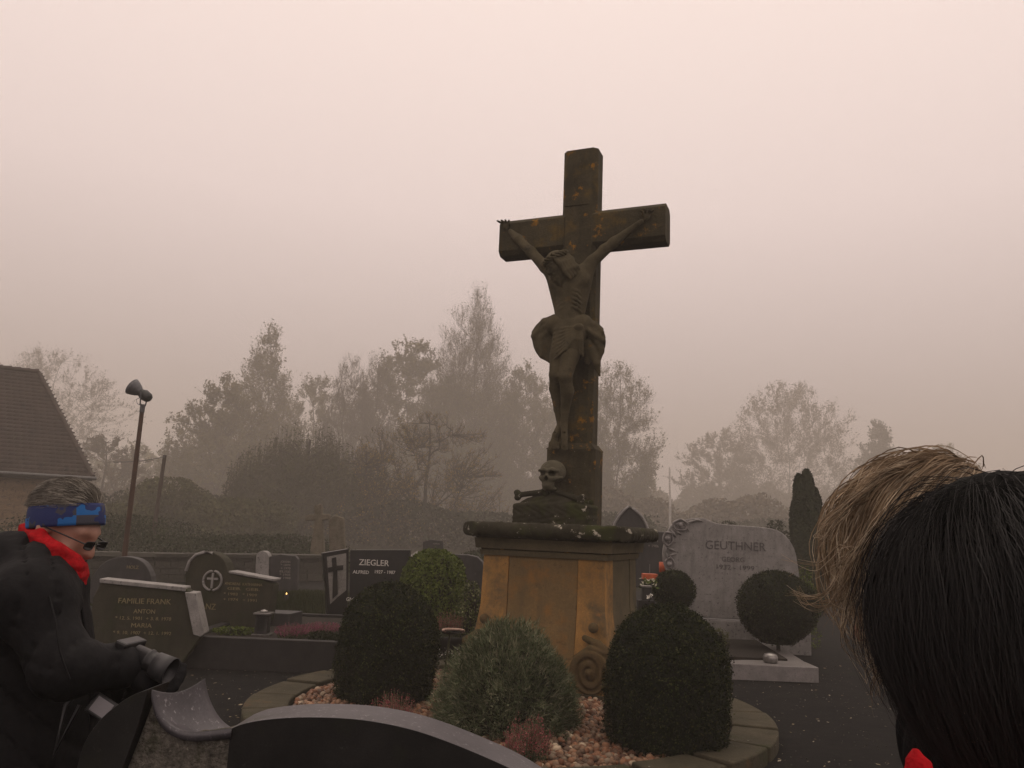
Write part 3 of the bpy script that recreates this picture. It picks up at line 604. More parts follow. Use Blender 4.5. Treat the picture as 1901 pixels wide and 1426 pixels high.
# flaring pedestal body, as nested horizontal sections
def sect(z0, w0, z1, w1, name, m, chamfer=0, prof=None, par=mon, steps=10):
    V, Fc = [], []
    for i in range(steps + 1):
        t = i / steps; w = w0 + (w1 - w0) * (prof(t) if prof else t); z = z0 + (z1 - z0) * t
        c = chamfer; pts = [(-w + c, -w), (w - c, -w), (w, -w + c), (w, w - c), (w - c, w), (-w + c, w), (-w, w - c), (-w, -w + c)]
        V += [(x, y, z) for x, y in pts]
    n = 8
    for i in range(steps):
        for j in range(n): Fc.append((i * n + j, i * n + (j + 1) % n, (i + 1) * n + (j + 1) % n, (i + 1) * n + j))
    Fc.append(tuple(range(n))[::-1]); Fc.append(tuple(steps * n + j for j in range(n)))
    return link(name, pmesh(name, V, Fc), m, par)
h2 = PW / 2
zc = PF.uv(1121, 1041)[1]                                             # underside of the mouldings
zfl = PF.uv(900, 1120)[1]
def flare(t): return (1 - t) ** 2.2
# body with a waist: straight above, flaring out to the scrolls below
Vb, Fb = [], []; zs = [0, .06, .14, .22, .3, .38, zfl * .8, zfl, zc]; ws = [1.30, 1.29, 1.25, 1.20, 1.15, 1.10, 1.03, 1.0, .985]
core = []
for z, w in zip(zs, ws): core += [(x * h2 * .93 * w, y * h2 * .93 * w, z) for x, y in ((-1, -1), (1, -1), (1, 1), (-1, 1))]
Fc = [(i * 4 + j, i * 4 + (j + 1) % 4, i * 4 + 4 + (j + 1) % 4, i * 4 + 4 + j) for i in range(len(zs) - 1) for j in range(4)]
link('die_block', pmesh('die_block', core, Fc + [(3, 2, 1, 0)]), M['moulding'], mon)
def pilaster(x0, x1, name, m, face):
    """upright strip following the flare on one of the four faces (face: rotation)"""
    V = []; 
    for z, w in zip(zs, ws):
        for x, d in ((x0, 1.0), (x1, 1.0), (x1, .9), (x0, .9)): V.append((x * h2 * (w if abs(x) > .9 else 1), -h2 * w * d, z))
    F_ = [(i * 4 + j, i * 4 + (j + 1) % 4, i * 4 + 4 + (j + 1) % 4, i * 4 + 4 + j) for i in range(len(zs) - 1) for j in range(4)] + [(3, 2, 1, 0), tuple(len(V) - 4 + j for j in range(4))]
    o = link(name, pmesh(name, V, F_), m, mon, rz=face); return bev(o, .007)
for k in range(4):
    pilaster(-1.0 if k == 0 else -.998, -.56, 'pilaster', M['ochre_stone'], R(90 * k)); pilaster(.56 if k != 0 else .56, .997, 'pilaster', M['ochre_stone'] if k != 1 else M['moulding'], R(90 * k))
    V = []
    for z, w in zip(zs, ws):
        for x, d in ((-.555, .985), (.555, .985), (.555, .9), (-.555, .9)): V.append((x * h2, -h2 * w * d, z))
    F_ = [(i * 4 + j, i * 4 + (j + 1) % 4, i * 4 + 4 + (j + 1) % 4, i * 4 + 4 + j) for i in range(len(zs) - 1) for j in range(4)] + [(3, 2, 1, 0), tuple(len(V) - 4 + j for j in range(4))]
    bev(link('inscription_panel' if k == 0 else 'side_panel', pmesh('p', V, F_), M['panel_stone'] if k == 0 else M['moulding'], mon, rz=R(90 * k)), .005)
# scroll feet at the corners, knob and leaf above each
def scroll(x, side):
    z_c, r0 = .30, .20
    V = []; th = np.linspace(0, 4.1 * np.pi, 70); rr = r0 * (1 - th / (4.6 * np.pi)); y0 = -h2 * 1.23
    sgn = 1 if side > 0 else -1
    path = np.stack([x + sgn * rr * np.sin(th + .6) * .80, np.full(70, y0) - .06 - .012 * th / 3, z_c + rr * np.cos(th + .6)], 1)
    s = Sdf((x - .3, y0 - .14, .05), (x + .3, y0 + .2, .86), .010)
    s.cyl((x, y0 + .03, z_c), r0, .10, .02, 0)
    s.chain([(p[0], y0 - .065, p[2]) for p in path[4::2]], np.linspace(.018, .014, 33), .008, 's')
    s.ell((x, y0 - .07, z_c), (.035, .03, .035), .01)
    # rib rising to the knob, and the knob
    s.chain([(x + sgn * .17, y0 + .02, z_c + .17), (x + sgn * .06, y0 + .03, z_c + .25), (x - sgn * .08, y0 + .05, z_c + .30)], [.05, .04, .03], .02)
    s.chain([(x - sgn * .16, y0 - .01, z_c + .12), (x, y0 - .03, z_c + .225), (x + sgn * .14, y0 - .01, z_c + .18)], [.02, .028, .02], .01)
    s.ell((x - sgn * .0, y0 + .06, z_c + .40), (.05, .05, .05), .015)
    return s.mesh('volute')
sm = scroll(h2 * .86, 1); sm2 = scroll(-h2 * .86, -1)
for k, me in ((0, sm), (0, sm2), (1, sm), (3, sm2)): link('volute', me, M['scroll_stone'], mon, True, rz=R(90 * k))
# plinth
sect(0, h2 * 1.36, .10, h2 * 1.36, 'plinth', M['cross_stone'], .02, steps=1)
# mouldings and rounded cap
z = zc
for hgt, w, m, nm in ((.055, 1.02, 'moulding', 'lower_moulding'), (.014, 1.01, 'cross_stone', 'groove'), (.105, 1.085, 'moulding', 'frieze'), (.018, 1.08, 'cross_stone', 'groove')):
    bev(sect(z, h2 * w, z + hgt, h2 * (w + .02), nm, M[m], 0, steps=1), .008); z += hgt
capz0 = z
capsz = .145
s = Sdf((-1.05, -1.05, z - .04), (1.05, 1.05, z + capsz + .05), .016); wv = .925
s.box((0, 0, z + capsz / 2), (wv, wv, capsz / 2), .07, 0)
gx, gy, gz = s.X, s.Y, s.Z
s.v = s.v + .006 * np.sin(gx * 23 + 2 * np.sin(gy * 17)) * np.sin(gz * 31 + gx * 9) + .006 * np.sin(gx * 61 + gy * 47) 
corner = np.maximum(np.abs(gx) + np.abs(gy) - (2 * wv - .27), 0); s.v = np.maximum(s.v, (np.abs(gx) + np.abs(gy) - (2 * wv - .27)) * .7)
s.obj('cap_slab', M['mossy_stone'], mon)
ZC = z + capsz
# ---- cross: real sizes measured on its front plane
CF = Plane(MC - nv * .10, MY); cpx = lambda x, y, off=0.0: CF.uv(x, y, off)
uL, z1 = cpx(928, 410); uR, z2 = cpx(1227, 374); zb_top = (z1 + z2) / 2; zb_bot = cpx(1075, 452)[1]; utop0, ztop = cpx(1047, 281); utop1 = cpx(1101, 273)[0]
us0, us1 = utop0, utop1; YF = -.10; TH = .30
zlow = cpx(1070, 826)[1]
ucx = (us0 + us1) / 2; hw = (us1 - us0) / 2 + .01
def oct_post(name, x0, x1, y0, y1, z0, z1, c, m=M['cross_stone'], axis='z'):
    sec = [(x0 + c, y0), (x1 - c, y0), (x1, y0 + c), (x1, y1 - c), (x1 - c, y1), (x0 + c, y1), (x0, y1 - c), (x0, y0 + c)]
    if axis == 'z':
        V = [(x, y, z0) for x, y in sec] + [(x, y, z1) for x, y in sec]
    else:
        V = [(z0, y, x) for x, y in sec] + [(z1, y, x) for x, y in sec]
    F_ = [(j, (j + 1) % 8, 8 + (j + 1) % 8, 8 + j) for j in range(8)] + [tuple(range(8))[::-1], tuple(range(8, 16))]
    if axis != 'z': F_ = [f[::-1] for f in F_]
    return bev(link(name, pmesh(name, V, F_), m, mon), .006)
oct_post('cross_shaft', ucx - hw, ucx + hw + .045, YF, YF + TH, zlow, ztop, .05)
e0 = (zb_top - zb_bot); 
oct_post('crossbeam', zb_bot - .055, zb_top, YF - .004, YF + TH - .004, uL, ucx - hw + .04, .055, axis='x')
oct_post('crossbeam', zb_bot - .055, zb_top, YF - .0035, YF + TH - .0045, ucx + hw, uR + .05, .055, axis='x')
ll = cpx(1014, 900)[0]; lr = cpx(1100, 900)[0]
oct_post('shaft_foot', ll, lr + .03, YF - .05, YF + TH + .03, ZC - .02, zlow - .05, .04)
V = [(ll, YF - .05), (lr + .03, YF - .05), (lr + .03, YF + TH + .03), (ll, YF + TH + .03)]; V2_ = [(ucx - hw, YF + .0), (ucx + hw + .045, YF), (ucx + hw + .045, YF + TH), (ucx - hw, YF + TH)]
link('shaft_weathering', pmesh('w', [(x, y, zlow - .05) for x, y in V] + [(x, y, zlow + .02) for x, y in V2_], [(0, 1, 5, 4), (1, 2, 6, 5), (2, 3, 7, 6), (3, 0, 4, 7)]), M['cross_stone'], mon)
# titulus with worn letters at the head of the cross
lettering('inscription', 'I N', .10, M['cross_stone'], mon, (ucx, YF - .003, cpx(1075, 312)[1]), .006)
lettering('inscription', 'R I', .10, M['cross_stone'], mon, (ucx, YF - .003, cpx(1075, 340)[1]), .006)
box('groove_line', ucx - hw + .04, ucx + hw - .05, YF - .012, YF - .001, cpx(1075, 380)[1] - .008, cpx(1075, 380)[1] + .006, M['cross_stone'], mon, .003)

# ---- the figure: joints measured on the cross plane, modelled in the round
def J(px, py, out): u, zz = CF.uv(px, py, out); return (u, YF - out, zz)
GQ = 1.22; zA = J(938, 412, 0)[2]; zB = J(1048, 840, .1)[2]
s = Sdf((J(915, 500, 0)[0], YF - .66, zB - .06), (J(1240, 500, 0)[0], YF + .03, J(1204, 375, 0)[2] + .16), .0095); s.q = GQ
pel = J(1057, 602, .17); che = J(1058, 530, .20); sL = J(1012, 496, .15); sR = J(1098, 487, .15)
# torso
s.ell(J(1058, 524, .18), (.165, .095, .17), .05); s.cap(J(1022, 508, .15), J(1040, 592, .15), .05, .035, .06); s.cap(J(1094, 500, .15), J(1077, 590, .15), .05, .035, .06); s.cap(J(1057, 545, .17), J(1057, 595, .155), .112, .10, .07)
s.ell(J(1056, 603, .16), (.145, .10, .09), .05); s.cap(sL, J(1036, 512, .17), .05, .07, .06); s.cap(sR, J(1080, 508, .17), .05, .07, .06)
s.ell(J(1037, 521, .235), (.085, .028, .055), .06); s.ell(J(1078, 519, .235), (.085, .028, .055), .06); s.ell(J(1057, 583, .155), (.115, .085, .075), .05)           # chest muscles
for i, yy in enumerate((541, 549, 557, 565, 573)):                                                                 # ribs
    for sg in (-1, 1):
        s.chain([J(1057 + sg * 6, yy - 4, .278), J(1057 + sg * 13, yy - 1, .268), J(1057 + sg * 21, yy + 6, .215)], [.008, .011, .009], .02)
# arms
s.chain([sL, J(988, 470, .11), J(962, 444, .07), J(948, 430, .05)], [.058, .045, .045, .026], .03)
s.chain([sR, J(1137, 452, .12), J(1142, 448, .11), J(1190, 412, .05)], [.058, .044, .043, .024], .03)
s.ell(J(985, 466, .12), (.05, .04, .045), .03); s.ell(J(1122, 462, .13), (.055, .04, .045), .03)
for c, dx in ((J(940, 420, .045), -1), (J(1200, 402, .045), 1)):                                               # hands, curled fingers
    s.ell(c, (.036, .018, .042), .015, rot=(0, 25 * dx, 0))
    for i in range(4):
        a = (i - 1.5) * .024; b0 = (c[0] + a + dx * .006, c[1] - .006, c[2] + .034); b1 = (b0[0] + a * .7 + dx * .014, b0[1] - .022, b0[2] + .026 - abs(i - 1.3) * .006); b2 = (b1[0] + a * .4, b1[1] - .030, b1[2] + .004 - i * .003)
        s.chain([b0, b1, b2], [.0125, .0115, .0095], .004)
    s.chain([c, (c[0] - dx * .042, c[1] - .016, c[2] + .012), (c[0] - dx * .03, c[1] - .034, c[2] + .03)], [.015, .012, .010], .006)
# neck and drooping head (turned down to the left)
HQ = 1.42; hd = Vector(J(1036, 493, .29)); HR = hframe((-.60, -.62, -.42), (-.30, 0, 1))
s.cap(J(1058, 508, .17), tuple(hd), .052, .045, .05); s.q = 1.0; head_sdf(s, tuple(hd), HR, HQ)
s.frame(tuple(hd), HR); s.q = HQ; T3 = lambda x, y, z_: (x * HQ, y * HQ, z_ * HQ)
s.ell(T3(0, .052, -.118), (.040, .036, .040), .02)
for i in range(6): s.cap(T3(-.035 + i * .014, .078, -.105), T3(-.020 + i * .008, .060, -.185 + .012 * abs(i - 2.5)), .012, .006, .006)
for i in range(5): s.cap(T3(-.03 + i * .015, .094, -.058), T3(-.045 + i * .0225, .080, -.085), .006, .005, .004)
for sg in (-1, 1):
    for i in range(5 if sg < 0 else 2):
        y = (.045 if sg < 0 else -.02) - i * .028; s.chain([T3(sg * .060, y, .06), T3(sg * (.086 - .003 * i), y - .012, -.02), T3(sg * (.080 + .004 * i), y - .02, -.09), T3(sg * .080, y - .035, -.16 + .01 * i)], [.018, .020, .018, .012], .018)
for i in range(6): s.chain([T3(-.06 + i * .024, -.07, .07), T3(-.065 + i * .026, -.098, -.01), T3(-.06 + i * .024, -.085, -.075)], [.020, .022, .014], .014)
s.unframe()
s.q = GQ
# legs: knees forward, shins down to crossed feet
s.chain([J(1045, 615, .16), J(1036, 662, .24), J(1031, 696, .27)], [.09, .075, .058], .03)
s.chain([J(1066, 615, .16), J(1058, 662, .27), J(1049, 700, .31)], [.095, .080, .062], .03)
s.chain([J(1031, 696, .27), J(1031, 722, .20), J(1036, 760, .13), J(1040, 790, .11)], [.055, .055, .038, .028], .02)
s.chain([J(1049, 700, .31), J(1053, 726, .24), J(1049, 762, .17), J(1047, 790, .15)], [.060, .060, .040, .030], .02)
s.ell(J(1049, 699, .345), (.04, .03, .045), .02)
# feet pointing down, toes
s.chain([J(1047, 790, .15), J(1048, 812, .18), J(1048, 826, .19)], [.032, .030, .024], .012); s.chain([J(1040, 790, .11), J(1033, 808, .13), J(1027, 824, .13)], [.032, .038, .032], .012)
for i in range(4): s.cap(J(1042 + i * 3.2, 822, .20), J(1043 + i * 3.2, 836 - abs(i - 2) * 1.6, .20), .010, .008, .003)
for i in range(5): s.cap(J(1021 + i * 4.4, 822, .15), J(1019 + i * 4.4, 834 - i * .6, .15), .011, .009, .003)
s.ell(J(1030, 803, .165), (.011, .02, .011), .003, 's'); s.ell(J(1047, 804, .205), (.011, .02, .011), .003, 's')
corpus = s.obj('carved_figure', M['corpus_stone'], mon)
# crown of thorns: braided rings with spikes
th = np.linspace(0, 2 * np.pi, 72); paths, rr = [], []; HM = np.array(HR)
for kk in range(3):
    ph = kk * 2.1; L_ = np.stack([(.088 + .008 * np.sin(6 * th + ph)) * np.cos(th), -.012 + (.106 + .008 * np.sin(6 * th + ph)) * np.sin(th), .058 + .016 * np.cos(6 * th + ph)], 1) * HQ; paths.append(L_ @ HM.T + np.array(hd)); rr.append(.0165)
for i in range(24):
    a = i * .2618 + .1; p0_ = np.array([.094 * math.cos(a), -.012 + .112 * math.sin(a), .058 + .01 * math.sin(i * 2.3)]) * HQ; p1_ = p0_ + np.array([.03 * math.cos(a + math.sin(i)), .03 * math.sin(a + math.sin(i)), .03 * math.sin(i * 3.1)]) * HQ; paths.append(np.stack([p0_, p1_]) @ HM.T + np.array(hd)); rr.append(np.array([.010, .002]))
tubes('crown_of_thorns', paths, rr, M['corpus_stone'], mon, 6)
# loincloth: wrapped folds, a knot and two flying ends
s = Sdf((J(984, 600, .1)[0], YF - .46, J(1115, 704, .1)[2] - .02), (J(1134, 600, .1)[0], YF + .02, J(1057, 580, .1)[2] + .06), .0095); s.q = 1.15
s.chain([J(1032, 604, .16), J(1057, 608, .17), J(1082, 602, .15)], [.098, .112, .098], .04); s.chain([J(1047, 620, .19), J(1040, 655, .24)], [.105, .085], .04); s.chain([J(1068, 620, .19), J(1060, 648, .25)], [.11, .09], .04)
def sheet(pts, w, th=.012):                       # a drape: chain of flattened capsules
    for i in range(len(pts) - 1): s.cap(pts[i], pts[i + 1], w[i], w[i + 1], .02)
for i in range(8):                                 # diagonal folds running to the knot
    y0 = 600 + i * 8.5; s.chain([J(1030 - i * .8, y0 + 12, .27 + .006 * i), J(1050, 610 + i * 5.5, .315 + .008 * i), J(1072, 607 + i * 2, .30)], [.012, .017, .012], .010)
for i in range(4): s.chain([J(1076, 606, .30), J(1068 + i * 4, 630, .31), J(1064 + i * 6, 652 + i * 3, .285)], [.018, .018, .012], .010)
s.ell(J(1075, 607, .31), (.045, .035, .035), .02)
# left wing of cloth
for i in range(9):
    t = i / 8; s.chain([J(1030, 590 + 14 * t, .17), J(1010 - 3 * t, 596 + 30 * t, .15 + .03 * math.sin(i * 1.7)), J(992 + 14 * t, 618 + 42 * t, .12 + .035 * math.sin(i * 1.7)), J(998 + 24 * t, 628 + 44 * t, .13)], [.035, .026, .020, .018], .022)
s.chain([J(1034, 592, .2), J(1012, 607, .19), J(990, 624, .15)], [.03, .024, .022], .015)
s.ell(J(1010, 632, .13), (.12, .04, .19), .04, rot=(0, -12, 0)); s.ell(J(1106, 628, .12), (.07, .035, .15), .04)
# right wing and long tail
for i in range(9):
    t = i / 8; s.chain([J(1080, 600 + 8 * t, .16), J(1104 - 2 * t, 602 + 24 * t, .14 + .03 * math.sin(i * 1.9)), J(1116 + 4 * math.sin(3 * t), 612 + 42 * t, .11 + .035 * math.sin(i * 1.9)), J(1104 + 2 * t, 640 + 44 * t, .12)], [.036, .028, .020, .018], .022)
s.chain([J(1086, 608, .2), J(1104, 622, .19), J(1120, 634, .14)], [.026, .024, .020], .015); s.chain([J(1098, 650, .13), J(1108, 676, .13), J(1113, 697, .12)], [.05, .034, .012], .02); s.chain([J(1092, 640, .12), J(1090, 672, .12)], [.055, .03], .02)
link('loincloth', s.mesh('loincloth'), M['corpus_stone'], corpus, True)
# ---- skull on crossed bones and rock at the foot
SK = Plane(MC - nv * .34, MY); SY = -.34
def K(px, py, out=0.0): u, zz = SK.uv(px, py, out); return (u, SY - out, zz)
c = K(1024, 878); rad = (K(1046, 878)[0] - K(1001, 878)[0]) / 2
s = Sdf((c[0] - .24, c[1] - .26, c[2] - .30), (c[0] + .24, c[1] + .22, c[2] + .2), .0065); q = rad / .125
def k3(x, y, z_): return (c[0] + x * q, c[1] + y * q, c[2] + z_ * q)
s.ell(k3(.005, .03, .015), (.125 * q, .150 * q, .112 * q), .02); s.ell(k3(-.005, -.07, -.055), (.092 * q, .08 * q, .06 * q), .03)       # cranium, cheek region
s.ell(k3(-.008, -.075, -.12), (.062 * q, .055 * q, .05 * q), .025); s.ell(k3(-.005, -.035, -.155), (.07 * q, .07 * q, .028 * q), .02)   # upper and lower jaw
s.chain([k3(-.095, -.09, .015), k3(-.045, -.125, .022), k3(0, -.118, .012), k3(.045, -.12, .022), k3(.09, -.075, .015)], [.015, .02, .016, .02, .015], .015)
for sg in (-1, 1):
    s.ell(k3(sg * .050 - .006, -.125, -.018), (.034 * q, .062 * q, .027 * q), .008, 's')
    s.chain([k3(sg * .04, -.115, -.062), k3(sg * .085, -.08, -.055), k3(sg * .115, -.02, -.045)], [.014, .014, .012], .01); s.ell(k3(sg * .085, -.05, -.105), (.035 * q, .06 * q, .026 * q), .012, 's')
s.ell(k3(-.006, -.14, -.066), (.017 * q, .05 * q, .026 * q), .006, 's')
for i in range(8): s.cap(k3(-.045 + i * .011, -.126 + .0022 * (i - 3.5) ** 2, -.118), k3(-.045 + i * .011, -.124 + .0022 * (i - 3.5) ** 2, -.138), .0065, .0055, .002)
s.cap(k3(-.05, -.13, -.147), k3(.04, -.13, -.147), .005 * q, .005 * q, .004, 's')
link('skull', s.mesh('skull'), M['skull_stone'], mon, True)
def bone(a, b, r):
    a, b = np.array(a), np.array(b); lo = np.minimum(a, b) - .11; hi = np.maximum(a, b) + .11; s = Sdf(lo, hi, .009)
    s.cap(a, b, r, r, 0); d = (b - a) / np.linalg.norm(b - a); p = np.cross(d, [0, 1, 0])
    for e_, sg in ((a, -1), (b, 1)):
        for w_ in (-1, 1): s.ell(e_ + p * w_ * r * .95 + d * sg * r * .3, (r * 1.25, r * 1.25, r * 1.1), r * .6)
    return s.obj('bone', M['mossy_stone'], mon)
bone(K(962, 919), K(1012, 913, .02), .030); bone(K(1030, 912), K(1078, 928, .03), .030); bone(K(1060, 922, -.10), K(1094, 936, -.10), .026)
rl, rr_ = K(957, 950)[0], K(1099, 950)[0]; rt = K(1020, 920)[2]
s = Sdf((rl - .06, SY - .16, ZC - .05), (rr_ + .06, SY + .30, rt + .08), .014); cxr = (rl + rr_) / 2
s.box((cxr, SY + .06, ZC + .08), ((rr_ - rl) / 2, .18, .14), .03, 0)
s.ell((cxr - .02, SY + .06, ZC + .16), ((rr_ - rl) / 2 * .92, .17, max(.06, rt - ZC - .13)), .04)
s.v = s.v + .008 * np.sin(s.X * 41 + 3 * np.sin(s.Z * 31)) * np.sin(s.Z * 53 + s.X * 17)
s.obj('rock_base', M['mossy_stone'], mon)
print('MON', tuple(MC), 'capz', ZC, 'zt', zt, 'zc', zc, 'ztop', ztop, 'beam', uL, uR, zb_top, zb_bot, 'zfl', zfl, 'rt', rt)
# ================================================================== the round bed
M['kerb'] = stone('mossy_kerb_stone', (.040, .036, .022), (.085, .072, .045), 4, .9, .9, .02, [((.032, .036, .014), 3, .56, .70), ((.13, .06, .018), 2.2, .60, .74), ((.42, .40, .33), 20, .67, .70)], 60, .2)
M['gravel'] = leafm('bed_gravel', [(.07, .038, .026), (.19, .088, .050), (.27, .14, .08), (.11, .075, .055), (.34, .21, .13), (.08, .055, .04), (.50, .40, .28)], 2)
M['gravel'].node_tree.nodes['Principled BSDF'].inputs['Roughness'].default_value = .32
gl, gr = G(463, 1312), G(1464, 1365); _q = [G(*a_, .1) for a_ in ((463, 1316), (500, 1276), (560, 1252), (640, 1238), (1350, 1300), (1410, 1320), (1445, 1340), (1464, 1375))]
_A = np.array([[2 * v.x, 2 * v.y, 1] for v in _q]); _s = np.linalg.lstsq(_A, np.array([v.x ** 2 + v.y ** 2 for v in _q]), rcond=None)[0]
BC = Vector((_s[0], _s[1], 0)); BR = math.sqrt(_s[2] + _s[0] ** 2 + _s[1] ** 2); print('BED', BC, BR)
bed = empty('round_bed_kerb', BC, 0, 'ring of mossy sandstone kerb slabs around the crucifix and its gravel', 'kerb')
rng = random.Random(9); nseg = 22
for i in range(nseg):
    a0 = 2 * math.pi * i / nseg + .012; a1 = 2 * math.pi * (i + 1) / nseg - .012; V = []; m_ = 6; dz = rng.uniform(-.012, .012)
    for j in range(m_ + 1):
        a = a0 + (a1 - a0) * j / m_
        for r, z_ in ((BR - .36, 0), (BR - .36, .11), (BR, .11), (BR, 0)): V.append((r * math.cos(a), r * math.sin(a), z_ + (dz if z_ else -.02)))
    F_ = [(j * 4 + k_, j * 4 + (k_ + 1) % 4, j * 4 + 4 + (k_ + 1) % 4, j * 4 + 4 + k_) for j in range(m_) for k_ in range(4)] + [(3, 2, 1, 0), tuple(m_ * 4 + k_ for k_ in range(4))]
    bev(link('kerb_stone', pmesh('kerb_stone', V, F_), M['kerb'], bed), .014, 2, 40)
V = [(0, 0, .045)] + [((BR - .35) * math.cos(a), (BR - .35) * math.sin(a), .045) for a in np.linspace(0, 2 * np.pi, 49)[:-1]]
o = link('bed_soil', pmesh('bed_soil', V, [(0, j + 1, (j + 1) % 48 + 1) for j in range(48)]), M['soil'], None, loc=BC); o['kind'] = 'structure'
n = 11000; a = RNG.uniform(0, 2 * np.pi, n); r = (BR - .40) * np.sqrt(RNG.uniform(0, 1, n)); P = np.stack([BC.x + r * np.cos(a), BC.y + r * np.sin(a), RNG.uniform(.045, .078, n)], 1)
P = P[P[:, 1] < MC.y + .6]; Vg, Fg = pebbles(P, RNG.uniform(.017, .034, len(P)), ICO2, (.7, .95)); o = link('gravel', npmesh('gravel', Vg, Fg), M['gravel'], None, True); o['kind'] = 'stuff'

# ================================================================== clipped box, bushes, heather
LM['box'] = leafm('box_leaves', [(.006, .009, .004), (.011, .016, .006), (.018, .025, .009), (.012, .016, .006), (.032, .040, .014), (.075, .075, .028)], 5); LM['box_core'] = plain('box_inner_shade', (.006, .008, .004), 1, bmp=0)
LM['hedge'] = leafm('bright_hedge_leaves', [(.05, .075, .015), (.09, .12, .025), (.14, .17, .04)], 4)
LM['lav'] = leafm('grey_green_needles', [(.05, .068, .032), (.105, .13, .065), (.17, .19, .11), (.28, .26, .17)], 6)
LM['pink'] = leafm('pink_heather', [(.26, .05, .11), (.42, .10, .20), (.16, .05, .08), (.06, .06, .03)], 14)
LM['red'] = leafm('red_heather', [(.24, .04, .055), (.36, .08, .10), (.45, .17, .16), (.06, .05, .025)], 14)
def topiary(name, label, px, pyt, pyb, wpx, Y, prof, n, lsz, seed, leaf='box', group=None, cat='shrub', base_z=None, asp=.6, rough=.032):
    rng = np.random.default_rng(seed); rx = wpx / F_PX * Y / 2; T = at(px, pyt, Y); B = at(px, pyb, Y); z0 = B.z if base_z is None else base_z; H = T.z - z0
    t = empty(name, (T.x, Y, z0), 0, label, cat, group); V, Fc = [], []; ns, nr = 28, 16
    for i in range(nr + 1):
        q = i / nr; w = prof(q)
        for j in range(ns): a = 6.2832 * j / ns; V.append((rx * w * .94 * math.cos(a), rx * w * .94 * math.sin(a), H * q * .985))
    Fc = [(i * ns + j, i * ns + (j + 1) % ns, (i + 1) * ns + (j + 1) % ns, (i + 1) * ns + j) for i in range(nr) for j in range(ns)]
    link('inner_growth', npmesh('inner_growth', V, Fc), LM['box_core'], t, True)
    q = rng.uniform(0, 1, n * 2); pw = np.array([prof(x) for x in np.linspace(0, 1, 101)]); sl = np.abs(np.gradient(pw, .01)) * rx / H; wt = np.interp(q, np.linspace(0, 1, 101), (pw + .05) * np.sqrt(1 + np.minimum(sl, 12) ** 2)); q = q[rng.uniform(0, wt.max(), n * 2) < wt][:n]
    a = rng.uniform(0, 6.2832, len(q)); w = np.interp(q, np.linspace(0, 1, 101), pw); lump = 1 + rough * (np.sin(5 * a + 7 * q + seed) + np.sin(11 * a - 13 * q) * .6 + np.sin(23 * a + 31 * q) * .4)
    rr = rx * w * lump * rng.uniform(.93, 1.03, len(q)); P = np.stack([rr * np.cos(a), rr * np.sin(a), H * q + rng.normal(size=len(q)) * .008], 1)
    d = np.interp(q, np.linspace(0, 1, 101), np.gradient(pw, .01)) * rx / H; N = np.stack([np.cos(a), np.sin(a), -d], 1); N /= np.linalg.norm(N, axis=1, keepdims=True)
    st_ = rng.uniform(0, 1, len(P)) < .035; P = P + N * np.where(st_, rng.uniform(.012, .034, len(P)), 0)[:, None]
    Vl, Fl = leaf_arrays(P + N * rng.uniform(-.01, .016, (len(q), 1)), lsz, nrm=N, rng=rng, jit=1.1, aspect=asp); link('foliage', npmesh('foliage', Vl, Fl), LM[leaf], t)
    if z0 > .1: link('trunk', npmesh('trunk', *tube_arrays([np.array([(0, 0, .1 - z0), (.01, 0, -z0 * .4), (0, 0, H * .2)])], [np.array([.035, .028, .024])], 8)), M['bark'], t, True)
    return t
domep = lambda q: (max(0, 1 - max(0, (q - .42) / .58) ** 2.3)) ** .5 * (.93 + .07 * min(1, q / .3)) * (1 if q > .06 else .9 + q * 1.6)
ballp = lambda q: math.sqrt(max(0, 1 - (2 * q - 1) ** 2)) if q > .06 else .42
topiary('box_shrub', 'dark dome-clipped box in the gravel left of the crucifix', 727, 1083, 1284, 175, 7.55, domep, 26000, .011, 41, group='clipped box domes beside the crucifix', base_z=.06)
topiary('box_shrub', 'largest dark dome-clipped box, right front of the crucifix', 1239, 1124, 1388, 214, 6.35, domep, 36000, .010, 42, group='clipped box domes beside the crucifix', base_z=.06)
topiary('box_ball', 'small dark box ball in front of the left edge of the rose stone', 1251, 1060, 1134, 74, 11.3, ballp, 7000, .013, 43, group='clipped box balls on the rose grave')
topiary('box_ball', 'big dark box ball on the grave, behind the silver bowl', 1441, 1061, 1194, 137, 11.0, ballp, 16000, .013, 44, group='clipped box balls on the rose grave')
